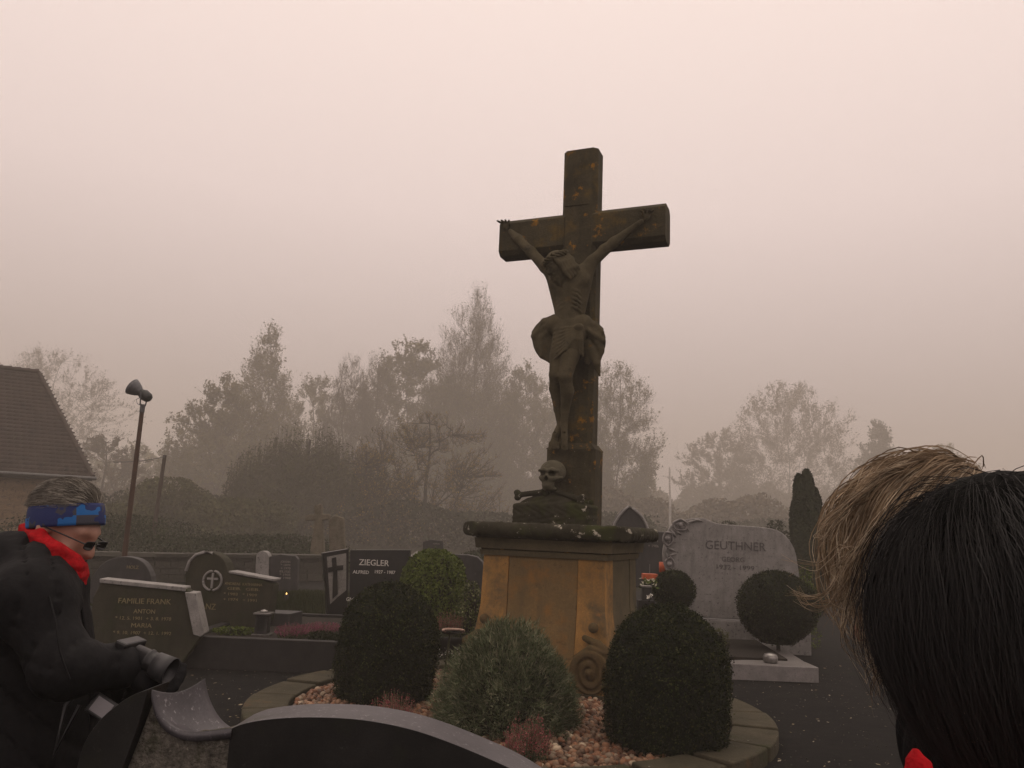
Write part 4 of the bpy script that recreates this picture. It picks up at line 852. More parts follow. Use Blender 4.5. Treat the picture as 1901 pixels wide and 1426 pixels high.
# grey green cushion bush of fine upright needles
def cushion(name, label, px, pyt, pyb, wpx, Y, n, ln, seed, leaf, cat='shrub', base_z=.06, w=.004, group=None, up=.35, stems=True):
    rng = np.random.default_rng(seed); rx = wpx / F_PX * Y / 2; T = at(px, pyt, Y); H = T.z - base_z; t = empty(name, (T.x, Y, base_z), 0, label, cat, group)
    u = rng.normal(size=(n, 3)); u[:, 2] = np.abs(u[:, 2]) * 1.1 - .12; u /= np.linalg.norm(u, axis=1, keepdims=True)
    a = np.arctan2(u[:, 1], u[:, 0]); lump = 1 + .06 * np.sin(4 * a + 6 * u[:, 2]) + .05 * np.sin(9 * a + 2 + 9 * u[:, 2]) + .04 * np.sin(17 * a - 15 * u[:, 2])
    P = u * np.array([rx, rx, H]) * (rng.uniform(.78, .97, (n, 1)) * lump[:, None]); P[:, 2] = np.maximum(P[:, 2], .01) 
    D = u * 1.0 + rng.normal(size=(n, 3)) * .55; D[:, 2] += up; D /= np.linalg.norm(D, axis=1, keepdims=True); L = ln * rng.uniform(.5, 1.3, (n, 1)); S_ = np.cross(D, rng.normal(size=(n, 3))); S_ /= np.linalg.norm(S_, axis=1, keepdims=True)
    V = np.stack([P - S_ * w, P + S_ * w, P + D * L], 1).reshape(-1, 3); link('foliage', npmesh('foliage', V, np.arange(3 * n).reshape(-1, 3)), LM[leaf] if leaf in LM else leaf, t)
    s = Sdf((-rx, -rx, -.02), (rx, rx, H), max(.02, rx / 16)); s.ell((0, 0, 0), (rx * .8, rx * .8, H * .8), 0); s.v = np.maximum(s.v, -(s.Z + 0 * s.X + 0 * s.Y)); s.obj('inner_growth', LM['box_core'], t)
    return t
cushion('lavender_bush', 'loose grey green cushion bush in front of the pedestal', 947, 1155, 1340, 250, 6.75, 42000, .055, 51, 'lav')
def heather(name, label, px, pyt, pyb, wpx, Y, n, seed, leaf, group, z0=.06, dep=.5):
    rng = np.random.default_rng(seed); rx = wpx / F_PX * Y / 2; T = at(px, pyt, Y); H = max(.08, T.z - z0); t = empty(name, (T.x, Y, z0), 0, label, 'heather', group)
    a = rng.uniform(0, 6.28, n); r = np.sqrt(rng.uniform(0, 1, n)); B = np.stack([rx * r * .75 * np.cos(a), rx * r * dep * np.sin(a), 0 * a], 1); E = B + np.stack([rx * .3 * r * np.cos(a) + rng.normal(size=n) * .01, rx * .25 * r * np.sin(a), H * rng.uniform(.6, 1.05, n) * (1 - .35 * r ** 2)], 1)
    link('stems', npmesh('stems', *seg_arrays(B, E, .0018, .001, 3)), LM['lav'], t); k = 16; f = rng.uniform(.45, 1.02, (n, k, 1)); P = (B[:, None] * (1 - f) + E[:, None] * f).reshape(-1, 3) + rng.normal(size=(n * k, 3)) * .004
    link('flowers', npmesh('flowers', *leaf_arrays(P, .0055, rng=rng)), LM[leaf], t); k = 6; f = rng.uniform(0, .6, (n, k, 1)); P = (B[:, None] * (1 - f) + E[:, None] * f).reshape(-1, 3) + rng.normal(size=(n * k, 3)) * .006; link('foliage', npmesh('foliage', *leaf_arrays(P, .006, rng=rng)), LM['box'], t); return t
heather('red_heather', 'red heather clump in the gravel below the left box dome', 731, 1279, 1312, 74, 6.45, 170, 61, 'red', 'red heathers in the round bed')
heather('red_heather', 'red heather clump in front of the grey green cushion bush', 982, 1326, 1388, 86, 5.75, 200, 62, 'red', 'red heathers in the round bed')
heather('red_heather', 'smaller red heather tuft at the rim of the front headstone', 955, 1352, 1392, 40, 5.6, 70, 63, 'red', 'red heathers in the round bed')

# ================================================================== headstones
M['granite'] = stone('speckled_grey_granite', (.19, .18, .17), (.33, .315, .295), 5, .55, .3, .003, [((.045, .042, .045), 26, .56, .66), ((.34, .32, .29), 45, .60, .70)], 120, .35, streak=(.085, .082, .078))
M['light_granite'] = stone('pale_polished_granite', (.17, .16, .155), (.27, .25, .24), 8, .32, .2, .002, [((.09, .085, .085), 30, .58, .68)], 150, .4)
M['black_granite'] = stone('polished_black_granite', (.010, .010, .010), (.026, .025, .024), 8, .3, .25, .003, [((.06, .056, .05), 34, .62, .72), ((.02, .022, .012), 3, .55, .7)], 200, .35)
M['mossy_grave'] = stone('algae_stained_headstone', (.030, .028, .019), (.062, .056, .038), 4, .85, .5, .006, [((.028, .034, .012), 3, .52, .66), ((.13, .11, .08), 10, .64, .74)], 80, .2, streak=(.018, .020, .010))
M['dark_grave'] = stone('dark_grey_headstone', (.028, .027, .027), (.060, .056, .054), 5, .6, .3, .004, [((.10, .095, .085), 14, .62, .74)], 100, .3, streak=(.014, .014, .012))
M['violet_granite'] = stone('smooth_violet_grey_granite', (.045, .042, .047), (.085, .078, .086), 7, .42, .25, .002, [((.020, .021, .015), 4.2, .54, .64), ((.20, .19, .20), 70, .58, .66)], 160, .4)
M['rough_break'] = stone('rough_broken_granite', (.05, .047, .038), (.34, .31, .26), 38, .85, 1.0, .02, [((.03, .035, .012), 8, .56, .7), ((.30, .28, .22), 34, .62, .68)], 70, .25)
M['relief_light'] = stone('roughened_light_relief', (.19, .18, .165), (.30, .285, .26), 18, .85, .8, .006, [((.10, .10, .08), 20, .58, .7)], 120, .2)
M['letter_mid'] = plain('weathered_letters', (.075, .07, .068), .6, bmp=0); M['gilt'] = plain('dull_gilt_letters', (.22, .18, .09), .5, .2, bmp=0); M['silver'] = plain('pale_metal_letters', (.55, .53, .48), .45, .2, bmp=0); M['letter_dark'] = plain('dark_letters', (.02, .02, .02), .5, bmp=0); M['letter_grey'] = plain('grey_letters', (.22, .20, .17), .6, bmp=0)
def frame(label, px, py, Y, yaw, name='headstone', cat='headstone', group=None):
    p = at(px, py, Y); P0 = Vector((p.x, Y, 0)); pl = Plane(P0, yaw); return empty(name, P0, yaw, label, cat, group), pl
def outl(pl, pts, zb=0.0): return [(u, max(zb, z)) if z < zb + .02 else (u, z) for u, z in (pl.uv(x, y) for x, y in pts)]
def words(t, pl, rows, m, bold=0, name='lettering'):
    for s_, px, py, hpx, *w in rows:
        u, z = pl.uv(px, py); u2, z2 = pl.uv(px, py - hpx); o = lettering(name, s_, (z2 - z) * 1.42, m, t, (u, -.003, z), .003, bold)
        if w:
            L = o.dimensions.x if o.dimensions.x else 1; bb = [v.co.x for v in o.data.vertices]; wid = max(bb) - min(bb); want = abs(pl.uv(px + w[0] / 2, py)[0] - pl.uv(px - w[0] / 2, py)[0]); o.scale.x = want / wid

# -- grey granite stone with carved roses, right
t, pl = frame('wide grey granite headstone with three carved roses down its left edge', 1355, 1150, 12.05, R(-7))
o_ = [(1236, 1000), (1244, 975), (1262, 966), (1285, 962), (1305, 961), (1316, 966), (1330, 972), (1352, 974), (1420, 979), (1440, 983), (1455, 991), (1468, 1006), (1477, 1024), (1481, 1048), (1487, 1090), (1494, 1152), (1262, 1146), (1243, 1100), (1238, 1060), (1232, 1045), (1230, 1025)]
slab('stone_slab', smooth_poly(outl(pl, o_), 1, True), 0, .2, M['granite'], t, .012)
u0, zz0 = pl.uv(1255, 1148); u1, _ = pl.uv(1498, 1154); box('socle', u0 - .03, u1 + .04, -.05, .26, 0, zz0 + .005, M['granite'], t, .01)
words(t, pl, [('GEUTHNER', 1365, 1021, 16, 112), ('GEORG', 1361, 1043, 9, 42), ('1932 - 1999', 1364, 1058, 9, 70)], M['letter_mid'], 0)
th = np.linspace(0, 2 * np.pi, 25)
def rose(px, py, sx, sy, rot):
    u, z = pl.uv(px, py); r = 14 / F_PX * 11.8; s = Sdf((u - r * 1.5, -.12, z - r * 1.5), (u + r * 1.5, .08, z + r * 1.5), .0075)
    s.ell((u, .0, z), (r * 1.0 * sx, .045, r * sy), 0); n_ = 5
    for k_ in range(n_): a = rot + k_ * 2 * math.pi / n_; s.chain([(u + r * .98 * sx * math.cos(a), -.045, z + r * .98 * sy * math.sin(a)), (u + r * .98 * sx * math.cos(a + 1.2566), -.045, z + r * .98 * sy * math.sin(a + 1.2566))], [.012, .012], .004)
    s.ell((u, -.05, z), (r * .78 * sx, .05, r * .78 * sy), .008, 's'); s.ell((u, -.02, z), (r * .36, .05, r * .36), .01)
    for k_ in range(3): a = k_ * 2.1; s.chain([(u + r * .5 * sx * math.cos(a), -.035, z + r * .5 * sy * math.sin(a)), (u + r * .52 * sx * math.cos(a + .9), -.04, z + r * .52 * sy * math.sin(a + .9)), (u + r * .5 * sx * math.cos(a + 1.7), -.035, z + r * .5 * sy * math.sin(a + 1.7))], [.008, .010, .008], .004)
    return s.obj('carved_rose', M['light_granite'], t)
rose(1263, 975, 1.1, .8, .3); rose(1240, 1000, .75, 1, .9); rose(1243, 1048, .7, 1, .2)
lp = []
for (x, y, a) in ((1285, 968, .2), (1296, 966, -.2), (1275, 980, -1.0), (1250, 990, 2.2), (1236, 1020, 1.4), (1246, 1020, -.4), (1238, 1032, 1.8), (1248, 1030, .3), (1258, 988, -.6)):
    u, z = pl.uv(x, y); L = .07; lp.append(np.array([(u - L * math.cos(a), -.01, z - L * math.sin(a)), (u, -.03, z), (u + L * math.cos(a), -.01, z + L * math.sin(a))]))
for q_ in lp: tubes('carved_leaf', [q_], [np.array([.006, .022, .004])], M['granite'], t, 5)
# its kerb
K0, K1 = G(1340, 1253), G(1521, 1252); kz = .175
ky = 9.65; x_a = at(1335, 1214, ky).x; x_b = at(1520, 1245, ky).x
gk = empty('grave_kerb', (0, 0, 0), 0, 'pale granite kerb frame of the rose-carved grave with a broad front slab', 'grave kerb')
ang = np.linspace(math.pi, math.pi / 2, 9)
front = [(x_a, ky)] + [(x_b, ky), (x_b, ky + .42)] + [(x_b - .22, ky + .42)] + [(x_a + .62 + .62 * math.cos(a) * 1.0, ky + .40 * math.sin(a)) for a in ang[::-1]][:]
def slab_xy(name, pts, z0, z1, m, parent, b=.008):
    me = slab_me(name, [(x, y) for x, y in pts], 0, z1 - z0)
    for v in me.vertices: x, d, y = v.co; v.co = (x, y, z0 + d)
    bm = bmesh.new(); bm.from_mesh(me); bmesh.ops.recalc_face_normals(bm, faces=bm.faces); bm.to_mesh(me); bm.free(); return bev(link(name, me, m, parent), b)
slab_xy('front_slab', front, 0, kz, M['light_granite'], gk)
slab_xy('side_kerb', [(x_b - .20, ky + .425), (x_b, ky + .425), (x_b + .2, 11.85), (x_b + .0, 11.85)], 0, kz - .004, M['light_granite'], gk)
slab_xy('side_kerb', [(x_a - .02, ky + .425), (x_a + .16, ky + .425), (x_a - .3, 11.85), (x_a - .5, 11.85)], 0, kz - .004, M['light_granite'], gk)
slab_xy('grave_soil', [(x_a + .15, ky + .44), (x_b - .21, ky + .44), (x_b - .05, 11.83), (x_a - .28, 11.83)], 0, kz + .02, M['soil'], gk, 0)
p = at(1430, 1208, ky + .22); bw = empty('grave_bowl', (p.x, ky + .22, kz), 0, 'round metal holy water bowl on the pale front slab', 'bowl')
prof = [(.0, 0), (.075, 0), (.085, .02), (.085, .07), (.075, .085), (.07, .082), (.055, .10), (.0, .115)]; V = []; ns = 20
for r, z_ in prof: V += [(r * math.cos(6.2832 * j / ns), r * math.sin(6.2832 * j / ns), z_) for j in range(ns)]
def lathe(name, prof, m, par, ns=20):
    V = []
    for r, z_ in prof: V += [(max(r, .0005) * math.cos(6.2832 * j / ns), max(r, .0005) * math.sin(6.2832 * j / ns), z_) for j in range(ns)]
    return link(name, npmesh(name, V, [(i * ns + j, i * ns + (j + 1) % ns, (i + 1) * ns + (j + 1) % ns, (i + 1) * ns + j) for i in range(len(prof) - 1) for j in range(ns)]), m, par, True)
M['pewter'] = plain('tarnished_metal', (.20, .19, .18), .3, .8)
lathe('bowl', prof[:6], M['pewter'], bw); lathe('lid', [(.08, .082), (.07, .098), (.03, .112), (.0, .115)], M['pewter'], bw)
shrub_mass('green_plant', 'light green leafy plant between the rose stone and the blond person', 'plant', 1492, 1048, 12.7, 46, 'hedge', 1300, .02, 36)
shrub_mass('green_plant', 'small pale plant at the foot of the rose stone', 'plant', 1335, 1165, 11.2, 36, leafm('pale_green', [(.10, .11, .05), (.16, .16, .08)], 3), 500, .018, 37, base_z=.1)

# -- gothic pointed stone behind the cap
t, pl = frame('pointed gothic arch headstone rising behind the right end of the pedestal cap', 1185, 1080, 15.0, R(-3))
o_ = [(1133, 1090), (1133, 985), (1137, 972), (1145, 958), (1156, 946), (1167, 938), (1180, 945), (1192, 957), (1200, 970), (1207, 985), (1236, 988), (1238, 1092)]
slab('stone_slab', outl(pl, o_ ), 0, .22, M['dark_grave'], t, .02)
ai = [(1145, 984), (1150, 969), (1158, 957), (1167, 948), (1177, 956), (1188, 968), (1195, 984)]
a_ = [pl.uv(*q_) for q_ in [(1137, 985), (1141, 971), (1150, 957), (1160, 946), (1167, 940), (1178, 946), (1190, 957), (1198, 970), (1204, 985)]]
tubes('arch_moulding', [np.array([(u, -.02, z) for u, z in a_])], [.028], M['granite'], t, 6)
words(t, pl, [('* 1911', 1213, 1006, 5), ('+ 1986', 1213, 1016, 5)], M['letter_grey'])

# -- left group ------------------------------------------------------
def L_slab(label, Y, yaw, pts, dep, m, base_px, b=.012, smooth_it=0, group=None):
    t, pl = frame(label, base_px, 1100, Y, yaw, group=group); o_ = outl(pl, pts); o_ = smooth_poly(o_, smooth_it, True) if smooth_it else o_
    slab('stone_slab', o_, 0, dep, m, t, b); return t, pl
# FAMILIE FRANK
t, pl = L_slab('mossy shouldered headstone with gilt family lettering beside the left person', 8.75, R(8), [(190, 1076), (344, 1092), (362, 1112), (374, 1180), (366, 1192), (328, 1245), (205, 1238), (165, 1180), (172, 1110)], .20, M['mossy_grave'], 268)
u0, z0_ = pl.uv(345, 1096); u1, z1_ = pl.uv(374, 1180)
words(t, pl, [('FAMILIE FRANK', 268, 1121, 10, 98), ('ANTON', 268, 1139, 8, 40), ('* 12. 5. 1901  + 3. 8. 1978', 266, 1151, 6, 104), ('MARIA', 262, 1165, 8, 38), ('* 9. 10. 1907  + 12. 1. 1992', 264, 1178, 6, 108)], M['gilt'])
cop = [pl.uv(*q_) for q_ in [(186, 1074), (345, 1090), (345, 1098), (186, 1082)]]
slab('coping', cop, -.025, .225, M['granite'], t, .008)
strip = [pl.uv(*q_) for q_ in [(344, 1099), (364, 1101), (380, 1176), (374, 1182), (360, 1178)]]
slab('shoulder', strip, -.03, .23, M['granite'], t, .008)  # pale granite puts the brightness of this sky-facing side into the colour
# round headed stone with DANZ slab
t, pl = L_slab('headstone with a round head, cross medallion and a lettered wing sloping to the right', 10.3, R(-5), [(345, 1165), (343, 1062), (350, 1043), (362, 1029), (378, 1023), (396, 1025), (411, 1034), (420, 1048), (423, 1066), (508, 1080), (505, 1100), (494, 1172)], .22, M['mossy_grave'], 420, smooth_it=1)
u, z = pl.uv(395, 1078); r_ = 17 / F_PX * 10.3; an = np.linspace(0, 2 * np.pi, 33)
tubes('medallion_ring', [np.stack([u + r_ * np.cos(an), -.01 + 0 * an, z + r_ * np.sin(an)], 1)], [.016], M['granite'], t, 8)
box('medallion_cross', u - .014, u + .014, -.022, .002, z - r_ * .8, z + r_ * .8, M['granite'], t, .003); box('medallion_cross', u - r_ * .6, u + r_ * .6, -.018, .002, z + .01, z + .036, M['granite'], t, .003)
a_ = [pl.uv(*q_) for q_ in [(346, 1060), (352, 1042), (364, 1030), (379, 1025), (396, 1027)]]
tubes('head_rim', [np.array([(u_, -.004, z_) for u_, z_ in a_])], [.02], M['granite'], t, 6)
a_ = [pl.uv(*q_) for q_ in [(425, 1064), (507, 1079)]]; slab('coping', [(a_[0][0], a_[0][1]), (a_[1][0] + .01, a_[1][1]), (a_[1][0] + .01, a_[1][1] + .028), (a_[0][0], a_[0][1] + .028)], -.015, .235, M['granite'], t, .006)
words(t, pl, [('DANZ', 381, 1131, 11, 38), ('ANDREAS  KATHARINA', 452, 1087, 5, 70), ('GEB.  GEB.', 452, 1096, 5, 60), ('* 1903   * 1909', 446, 1106, 5, 62), ('+ 1974   + 1991', 446, 1116, 5, 62)], M['gilt'])
# dim round headed stone behind
t, pl = L_slab('dim half-round dark headstone behind the mossy shouldered stone', 11.8, R(3), [(163, 1130), (166, 1084), (176, 1062), (192, 1044), (215, 1034), (240, 1033), (262, 1040), (275, 1055), (282, 1075), (283, 1135)], .2, M['dark_grave'], 222, smooth_it=1)
words(t, pl, [('HOLZ', 246, 1056, 6, 22)], M['gilt'])
# far stone with pillar and text panel
t, pl = L_slab('far dark headstone with a rounded pillar on its left and pale lines of text', 15.5, R(2), [(497, 1098), (500, 1034), (520, 1029), (548, 1032), (553, 1038), (552, 1096)], .16, M['dark_grave'], 524)
a_ = [pl.uv(*q_) for q_ in [(475, 1098), (476, 1034), (480, 1026), (488, 1022), (496, 1025), (500, 1034), (499, 1098)]]; slab('pillar', smooth_poly(a_, 1, True), -.05, .22, M['granite'], t, .01)
words(t, pl, [('JOHANN', 530, 1045, 4, 18), ('* 1899', 530, 1051, 4, 18), ('+ 1970', 530, 1057, 4, 18), ('ELISE', 529, 1063, 4, 20), ('* 1905', 529, 1069, 4, 20), ('+ 1988', 529, 1075, 4, 20)], M['letter_grey'])
# ZIEGLER: folded stone
t, pl = frame('polished dark headstone with silver lettering and a folded cross panel on its left', 650, 1140, 12.4, R(-1), cat='headstone')
slab('name_panel', outl(pl, [(650, 1021), (761, 1021), (759, 1090), (757, 1150), (648, 1152)]), 0, .14, M['black_granite'], t, .006)
words(t, pl, [('ZIEGLER', 694, 1050, 11, 56), ('ALFRED', 670, 1065, 6, 30), ('1927 - 1987', 714, 1065, 6, 38), ('AGNES', 650, 1116, 7, 26)], M['silver'], .0008)
fy = R(24); f_ = empty('cross_panel', (0, 0, 0), fy); f_.parent = t; f_.location = (pl.uv(649, 1100)[0], -.0, 0); fp = Plane(t.location + pl.b * f_.location.x, fy + pl.yaw)
fo = [fp.uv(*q_) for q_ in [(599, 1027), (648, 1019), (647, 1152), (611, 1141), (606, 1100)]]; fo[3] = (fo[3][0], 0); fo[2] = (fo[2][0] - .004, 0)
slab('panel_slab', fo, .012, .14, M['black_granite'], f_, .006)
slab('relief_ground', [fp.uv(*q_) for q_ in [(607, 1034), (643, 1027), (643, 1096), (628, 1108), (613, 1122)]], .004, .02, M['relief_light'], f_, .003)
slab('relief_cross', [fp.uv(*q_) for q_ in [(616, 1036), (624, 1034), (625, 1050), (637, 1049), (637, 1058), (626, 1059), (627, 1103), (617, 1112), (618, 1061), (609, 1063), (608, 1054), (617, 1052)]], -.014, .006, M['black_granite'], f_, .003)
rp_ = [np.array([(*fp.uv(628, 1096),), (*fp.uv(x, y),)]) for x, y in ((629, 1068), (633, 1064), (637, 1066), (641, 1072))]
tubes('relief_ray', [np.array([(q_[0][0], .002, q_[0][1]), (q_[1][0], .002, q_[1][1])]) for q_ in rp_], [.006] * 4, M['relief_light'], f_, 4)
# stone with round shoulder behind the left edge of the pedestal, tiny far stone, rough rock
t, pl = L_slab('dark headstone with a rounded right shoulder partly hidden by the pedestal', 12.8, R(-4), [(835, 1150), (836, 1029), (868, 1030), (886, 1034), (895, 1043), (900, 1060), (900, 1150)], .2, M['dark_grave'], 868)
t, pl = L_slab('small far dark headstone above the bright hedge', 20.0, R(0), [(784, 1060), (785, 1006), (800, 1002), (822, 1004), (824, 1060)], .2, M['dark_grave'], 804); words(t, pl, [('HOFMANN', 810, 1011, 3, 12)], M['letter_grey'])
def rock(label, px, pyt, Y, wpx, hpx, seed):
    p = at(px, pyt, Y); rx = wpx / F_PX * Y / 2; s = Sdf((-rx * 1.2, -rx, -.02), (rx * 1.2, rx, p.z + .1), .03); s.ell((-.1 * rx, 0, p.z * .40), (rx * .98, rx * .6, p.z * .52), 0); s.ell((rx * .35, 0, p.z * .35), (rx * .6, rx * .5, p.z * .5), .1)
    s.v = s.v + .03 * np.sin(s.X * 9 + seed) * np.sin(s.Z * 11 + s.Y * 7) + .012 * np.sin(s.X * 31 + s.Z * 23); s.v = np.maximum(s.v, -(s.Z + 0 * s.X + 0 * s.Y)); me = s.mesh('boulder'); o = link('boulder', me, M['relief_light'], None, True, loc=(p.x, Y, 0)); return tag(o, label, 'boulder')
rock('rough pale boulder memorial behind the bright hedge', 785, 1012, 14.5, 72, 60, 3)
# weathered pale stone cross far left of the polished stone
t, pl = frame('pale weathered stone cross monument standing in front of the willow', 590, 1040, 24, R(4), name='memorial_cross', cat='stone cross'); M['pale_worn'] = stone('pale_worn_stone', (.10, .085, .06), (.20, .17, .12), 5, .95, .9, .03, [((.05, .055, .03), 3, .5, .65)], 30)
slab('cross_body', outl(pl, [(583, 938), (597, 936), (598, 954), (612, 955), (612, 964), (598, 966), (602, 1034), (612, 1060), (570, 1062), (574, 1034), (584, 966), (566, 967), (566, 957), (583, 955)]), 0, .3, M['pale_worn'], t, .03)
t, pl = frame('mottled upright memorial stele right of the pale stone cross', 625, 1040, 25, R(4), name='memorial_stele', cat='memorial'); slab('stone_slab', outl(pl, [(612, 1060), (610, 966), (622, 956), (638, 962), (642, 1060)]), 0, .3, M['pale_worn'], t, .03)

# -- grave in front of the ZIEGLER/DANZ stones
M['dark_kerb'] = stone('dark_granite_kerb', (.018, .017, .017), (.035, .032, .030), 6, .7, .3, .004, [((.06, .055, .045), 14, .68, .78)], 80, .2)
gk = empty('grave_kerb', (0, 0, 0), 0, 'dark granite kerb box of the heather grave on the left', 'grave kerb'); y0 = 9.0; xa, xb = at(330, 1190, y0).x, at(640, 1190, y0).x; kz = at(500, 1187, y0).z; y1 = 11.6
box('front_kerb', xa, xb, y0, y0 + .12, 0, kz, M['dark_kerb'], gk, .008); box('back_kerb', xa, xb, y1, y1 + .1, 0, kz - .004, M['dark_kerb'], gk, .008); box('side_kerb', xb - .12, xb, y0 + .123, y1 - .003, 0, kz - .003, M['dark_kerb'], gk, .008); box('side_kerb', xa, xa + .12, y0 + .123, y1 - .003, 0, kz - .003, M['dark_kerb'], gk, .008)
box('grave_soil', xa + .1, xb - .1, y0 + .1, y1 + .02, 0, kz - .04, M['soil'], gk, 0)
for i, (px, pyt, w_, Yk, n_, lab) in enumerate(((545, 1156, 64, 9.5, 230, 'pink heather in full bloom, left one in the dark kerbed grave'), (600, 1153, 70, 9.9, 230, 'pink heather in the dark kerbed grave, next to the left box dome'))):
    heather('pink_heather', lab, px, pyt, 1190, w_, Yk, n_, 70 + i, 'pink', 'pink heathers on the left grave', z0=kz - .04, dep=.9)
shrub_mass('green_plant', 'yellow green ground plant beside the pink heather', 'plant', 435, 1163, 9.6, 80, 'hedge', 900, .014, 38, base_z=kz - .05, squash=.6)
shrub_mass('green_plant', 'dark leafy plant between pink heather and kerb corner', 'plant', 600, 1172, 9.25, 60, 'dark', 900, .016, 39, base_z=kz - .05, squash=.6)
p = at(487, 1170, 9.6); ln = empty('grave_lantern', (p.x, 9.6, kz - .04), 0, 'grey metal grave lantern with a flat lid beside the pink heather', 'lantern'); sc = 9.6 / F_PX; hh = at(487, 1131, 9.6).z - (kz - .04)
box('lantern_body', -11 * sc, 11 * sc, -11 * sc, 11 * sc, .02, hh * .8, M['dark_grave'], ln, .006); box('lid', -15 * sc, 15 * sc, -15 * sc, 15 * sc, hh * .8 + .002, hh * .88, M['pewter'], ln, .004); lathe('knob', [(.0, hh * .88), (.05, hh * .88 + .002), (.04, hh * .95), (0, hh)], M['pewter'], ln, 12); box('base', -15 * sc, 15 * sc, -15 * sc, 15 * sc, 0, .018, M['pewter'], ln, .003)
for (sx, sy, a_) in ((0, -1, 0), (1, 0, 90)): box('pane', -7 * sc, 7 * sc, -11.4 * sc, -11.1 * sc, .05, hh * .72, M['black_granite'], ln, 0).rotation_euler = (0, 0, R(a_))
p = at(510, 1135, 10.6); o = slab_xy('memorial_plate', [(-.28, -.15), (.24, -.15), (.30, .25), (-.2, .25)], 0, .16, M['dark_grave'], None); o.location = (p.x, 10.6, kz - .045); tag(o, 'low grey stone plate between the lantern and the polished headstone', 'stone plate')
grass((-5.2, -2.6), (13.2, 16.5), 16000, .05, .14, 'grass', .25)['kind'] = 'stuff'
p = at(534, 1079, 14.2); ca = empty('grave_candle', (p.x, 14.2, .25), 0, 'tiny burning grave candle glowing on the grass in front of the far headstone', 'candle'); lathe('cup', [(.03, 0), (.035, .02), (.035, .10), (.028, .11)], M['dark_grave'], ca, 12)
fm, fn, fb = new_mat('candle_flame'); fb.inputs['Emission Color'].default_value = (1, .62, .18, 1); fb.inputs['Emission Strength'].default_value = 3; fb.inputs['Base Color'].default_value = (1, .6, .2, 1); lathe('flame', [(0, .10), (.011, .112), (.009, .125), (0, .14)], fm, ca, 10)

# bright hedge and its neighbours between the polished stone and the pedestal
def rhedge(q): return (1 - max(0, (q - .55) / .45) ** 3) ** .5
topiary('clipped_hedge', 'bright green topped clipped shrub right of the polished headstone', 808, 1022, 1135, 112, 11.6, rhedge, 15000, .022, 45, 'hedge', base_z=.12, rough=.035)
shrub_mass('variegated_shrub', 'loose variegated shrub against the left edge of the pedestal', 'shrub', 876, 1078, 10.4, 52, leafm('variegated_leaves', [(.04, .055, .015), (.08, .10, .03), (.30, .30, .16)], 3), 2200, .018, 46, base_z=.1)
heather('red_heather', 'dull red heather bowl below the bright hedge', 836, 1130, 1148, 52, 10.2, 120, 64, 'red', None, z0=.28)
p = at(838, 1150, 10.2); pt = empty('planter_bowl', (p.x, 10.2, 0), 0, 'dark stone planter bowl holding dull red heather', 'planter'); lathe('bowl', [(.0, .1), (.14, .12), (.24, .26), (.25, .30), (.22, .30), (.20, .26), (0, .25)], M['dark_kerb'], pt, 20); lathe('foot', [(.0, 0), (.12, 0), (.10, .05), (.08, .1), (0, .11)], M['dark_kerb'], pt, 16)
slab_xy('grave_border', [(at(815, 1152, 9.9).x, 9.9), (at(895, 1152, 9.9).x, 9.9), (at(895, 1152, 9.9).x, 11.5), (at(815, 1152, 9.9).x, 11.5)], 0, .12, M['dark_kerb'], None); tag(COL.objects[-1], 'dark low grave border between left box dome and pedestal', 'grave kerb')
rng2 = np.random.default_rng(5); P = np.stack([rng2.uniform(-.22, .25, 90), rng2.uniform(-.15, .15, 90), rng2.uniform(.02, .12, 90)], 1); p = at(848, 1160, 9.5); pb = empty('white_flowers', (p.x, 9.5, .12), 0, 'small white flowering plant left of the cushion bush', 'flowers')
link('petals', npmesh('petals', *leaf_arrays(P, .010, rng=rng2)), plain('white_petals', (.5, .48, .42), .7, bmp=0), pb); P = np.stack([rng2.uniform(-.25, .25, 500), rng2.uniform(-.18, .18, 500), rng2.uniform(-.1, .10, 500)], 1); link('foliage', npmesh('foliage', *leaf_arrays(P, .014, rng=rng2)), LM['box'], pb)
# pale ring of a watering bowl on a stake
p = at(836, 1172, 8.0); st = empty('stake_dish', (p.x, 8.0, .05), 0, 'pale rimmed dish on a leaning green stake between box dome and cushion bush', 'garden stake'); zt_ = p.z - .05; bs = at(822, 1262, 8.0)
tubes('stake', [np.array([(bs.x - p.x, 0, 0), (0, 0, zt_)])], [.011], plain('olive_stake', (.05, .05, .025), .7), st, 8)
an = np.linspace(-.3, 3.9, 16); tubes('rim', [np.stack([.03 + .10 * np.cos(an), .10 * np.sin(an) - .02, zt_ + .01 + 0 * an], 1)], [.013], plain('chipped_pale_rim', (.34, .22, .17), .6, var=.5), st, 8)
lathe('dish', [(0, zt_ - .03), (.07, zt_ - .02), (.10, zt_ + .0)], M['dark_kerb'], st, 16)
# low marker plate with a small metal cross, in the gravel
p = at(802, 1308, 6.25); pl_ = empty('marker_plate', (p.x, 6.25, .07), R(-20), 'small dark stone plate with a little metal cross lying in the gravel', 'grave marker'); box('plate', -.15, .15, -.13, .13, 0, .07, M['dark_grave'], pl_, .005); box('little_cross', -.006, .006, -.006, .006, .0715, .14, M['letter_dark'], pl_, .002); box('crossbar', -.03, .03, -.005, .005, .108, .12, M['letter_dark'], pl_, .002)
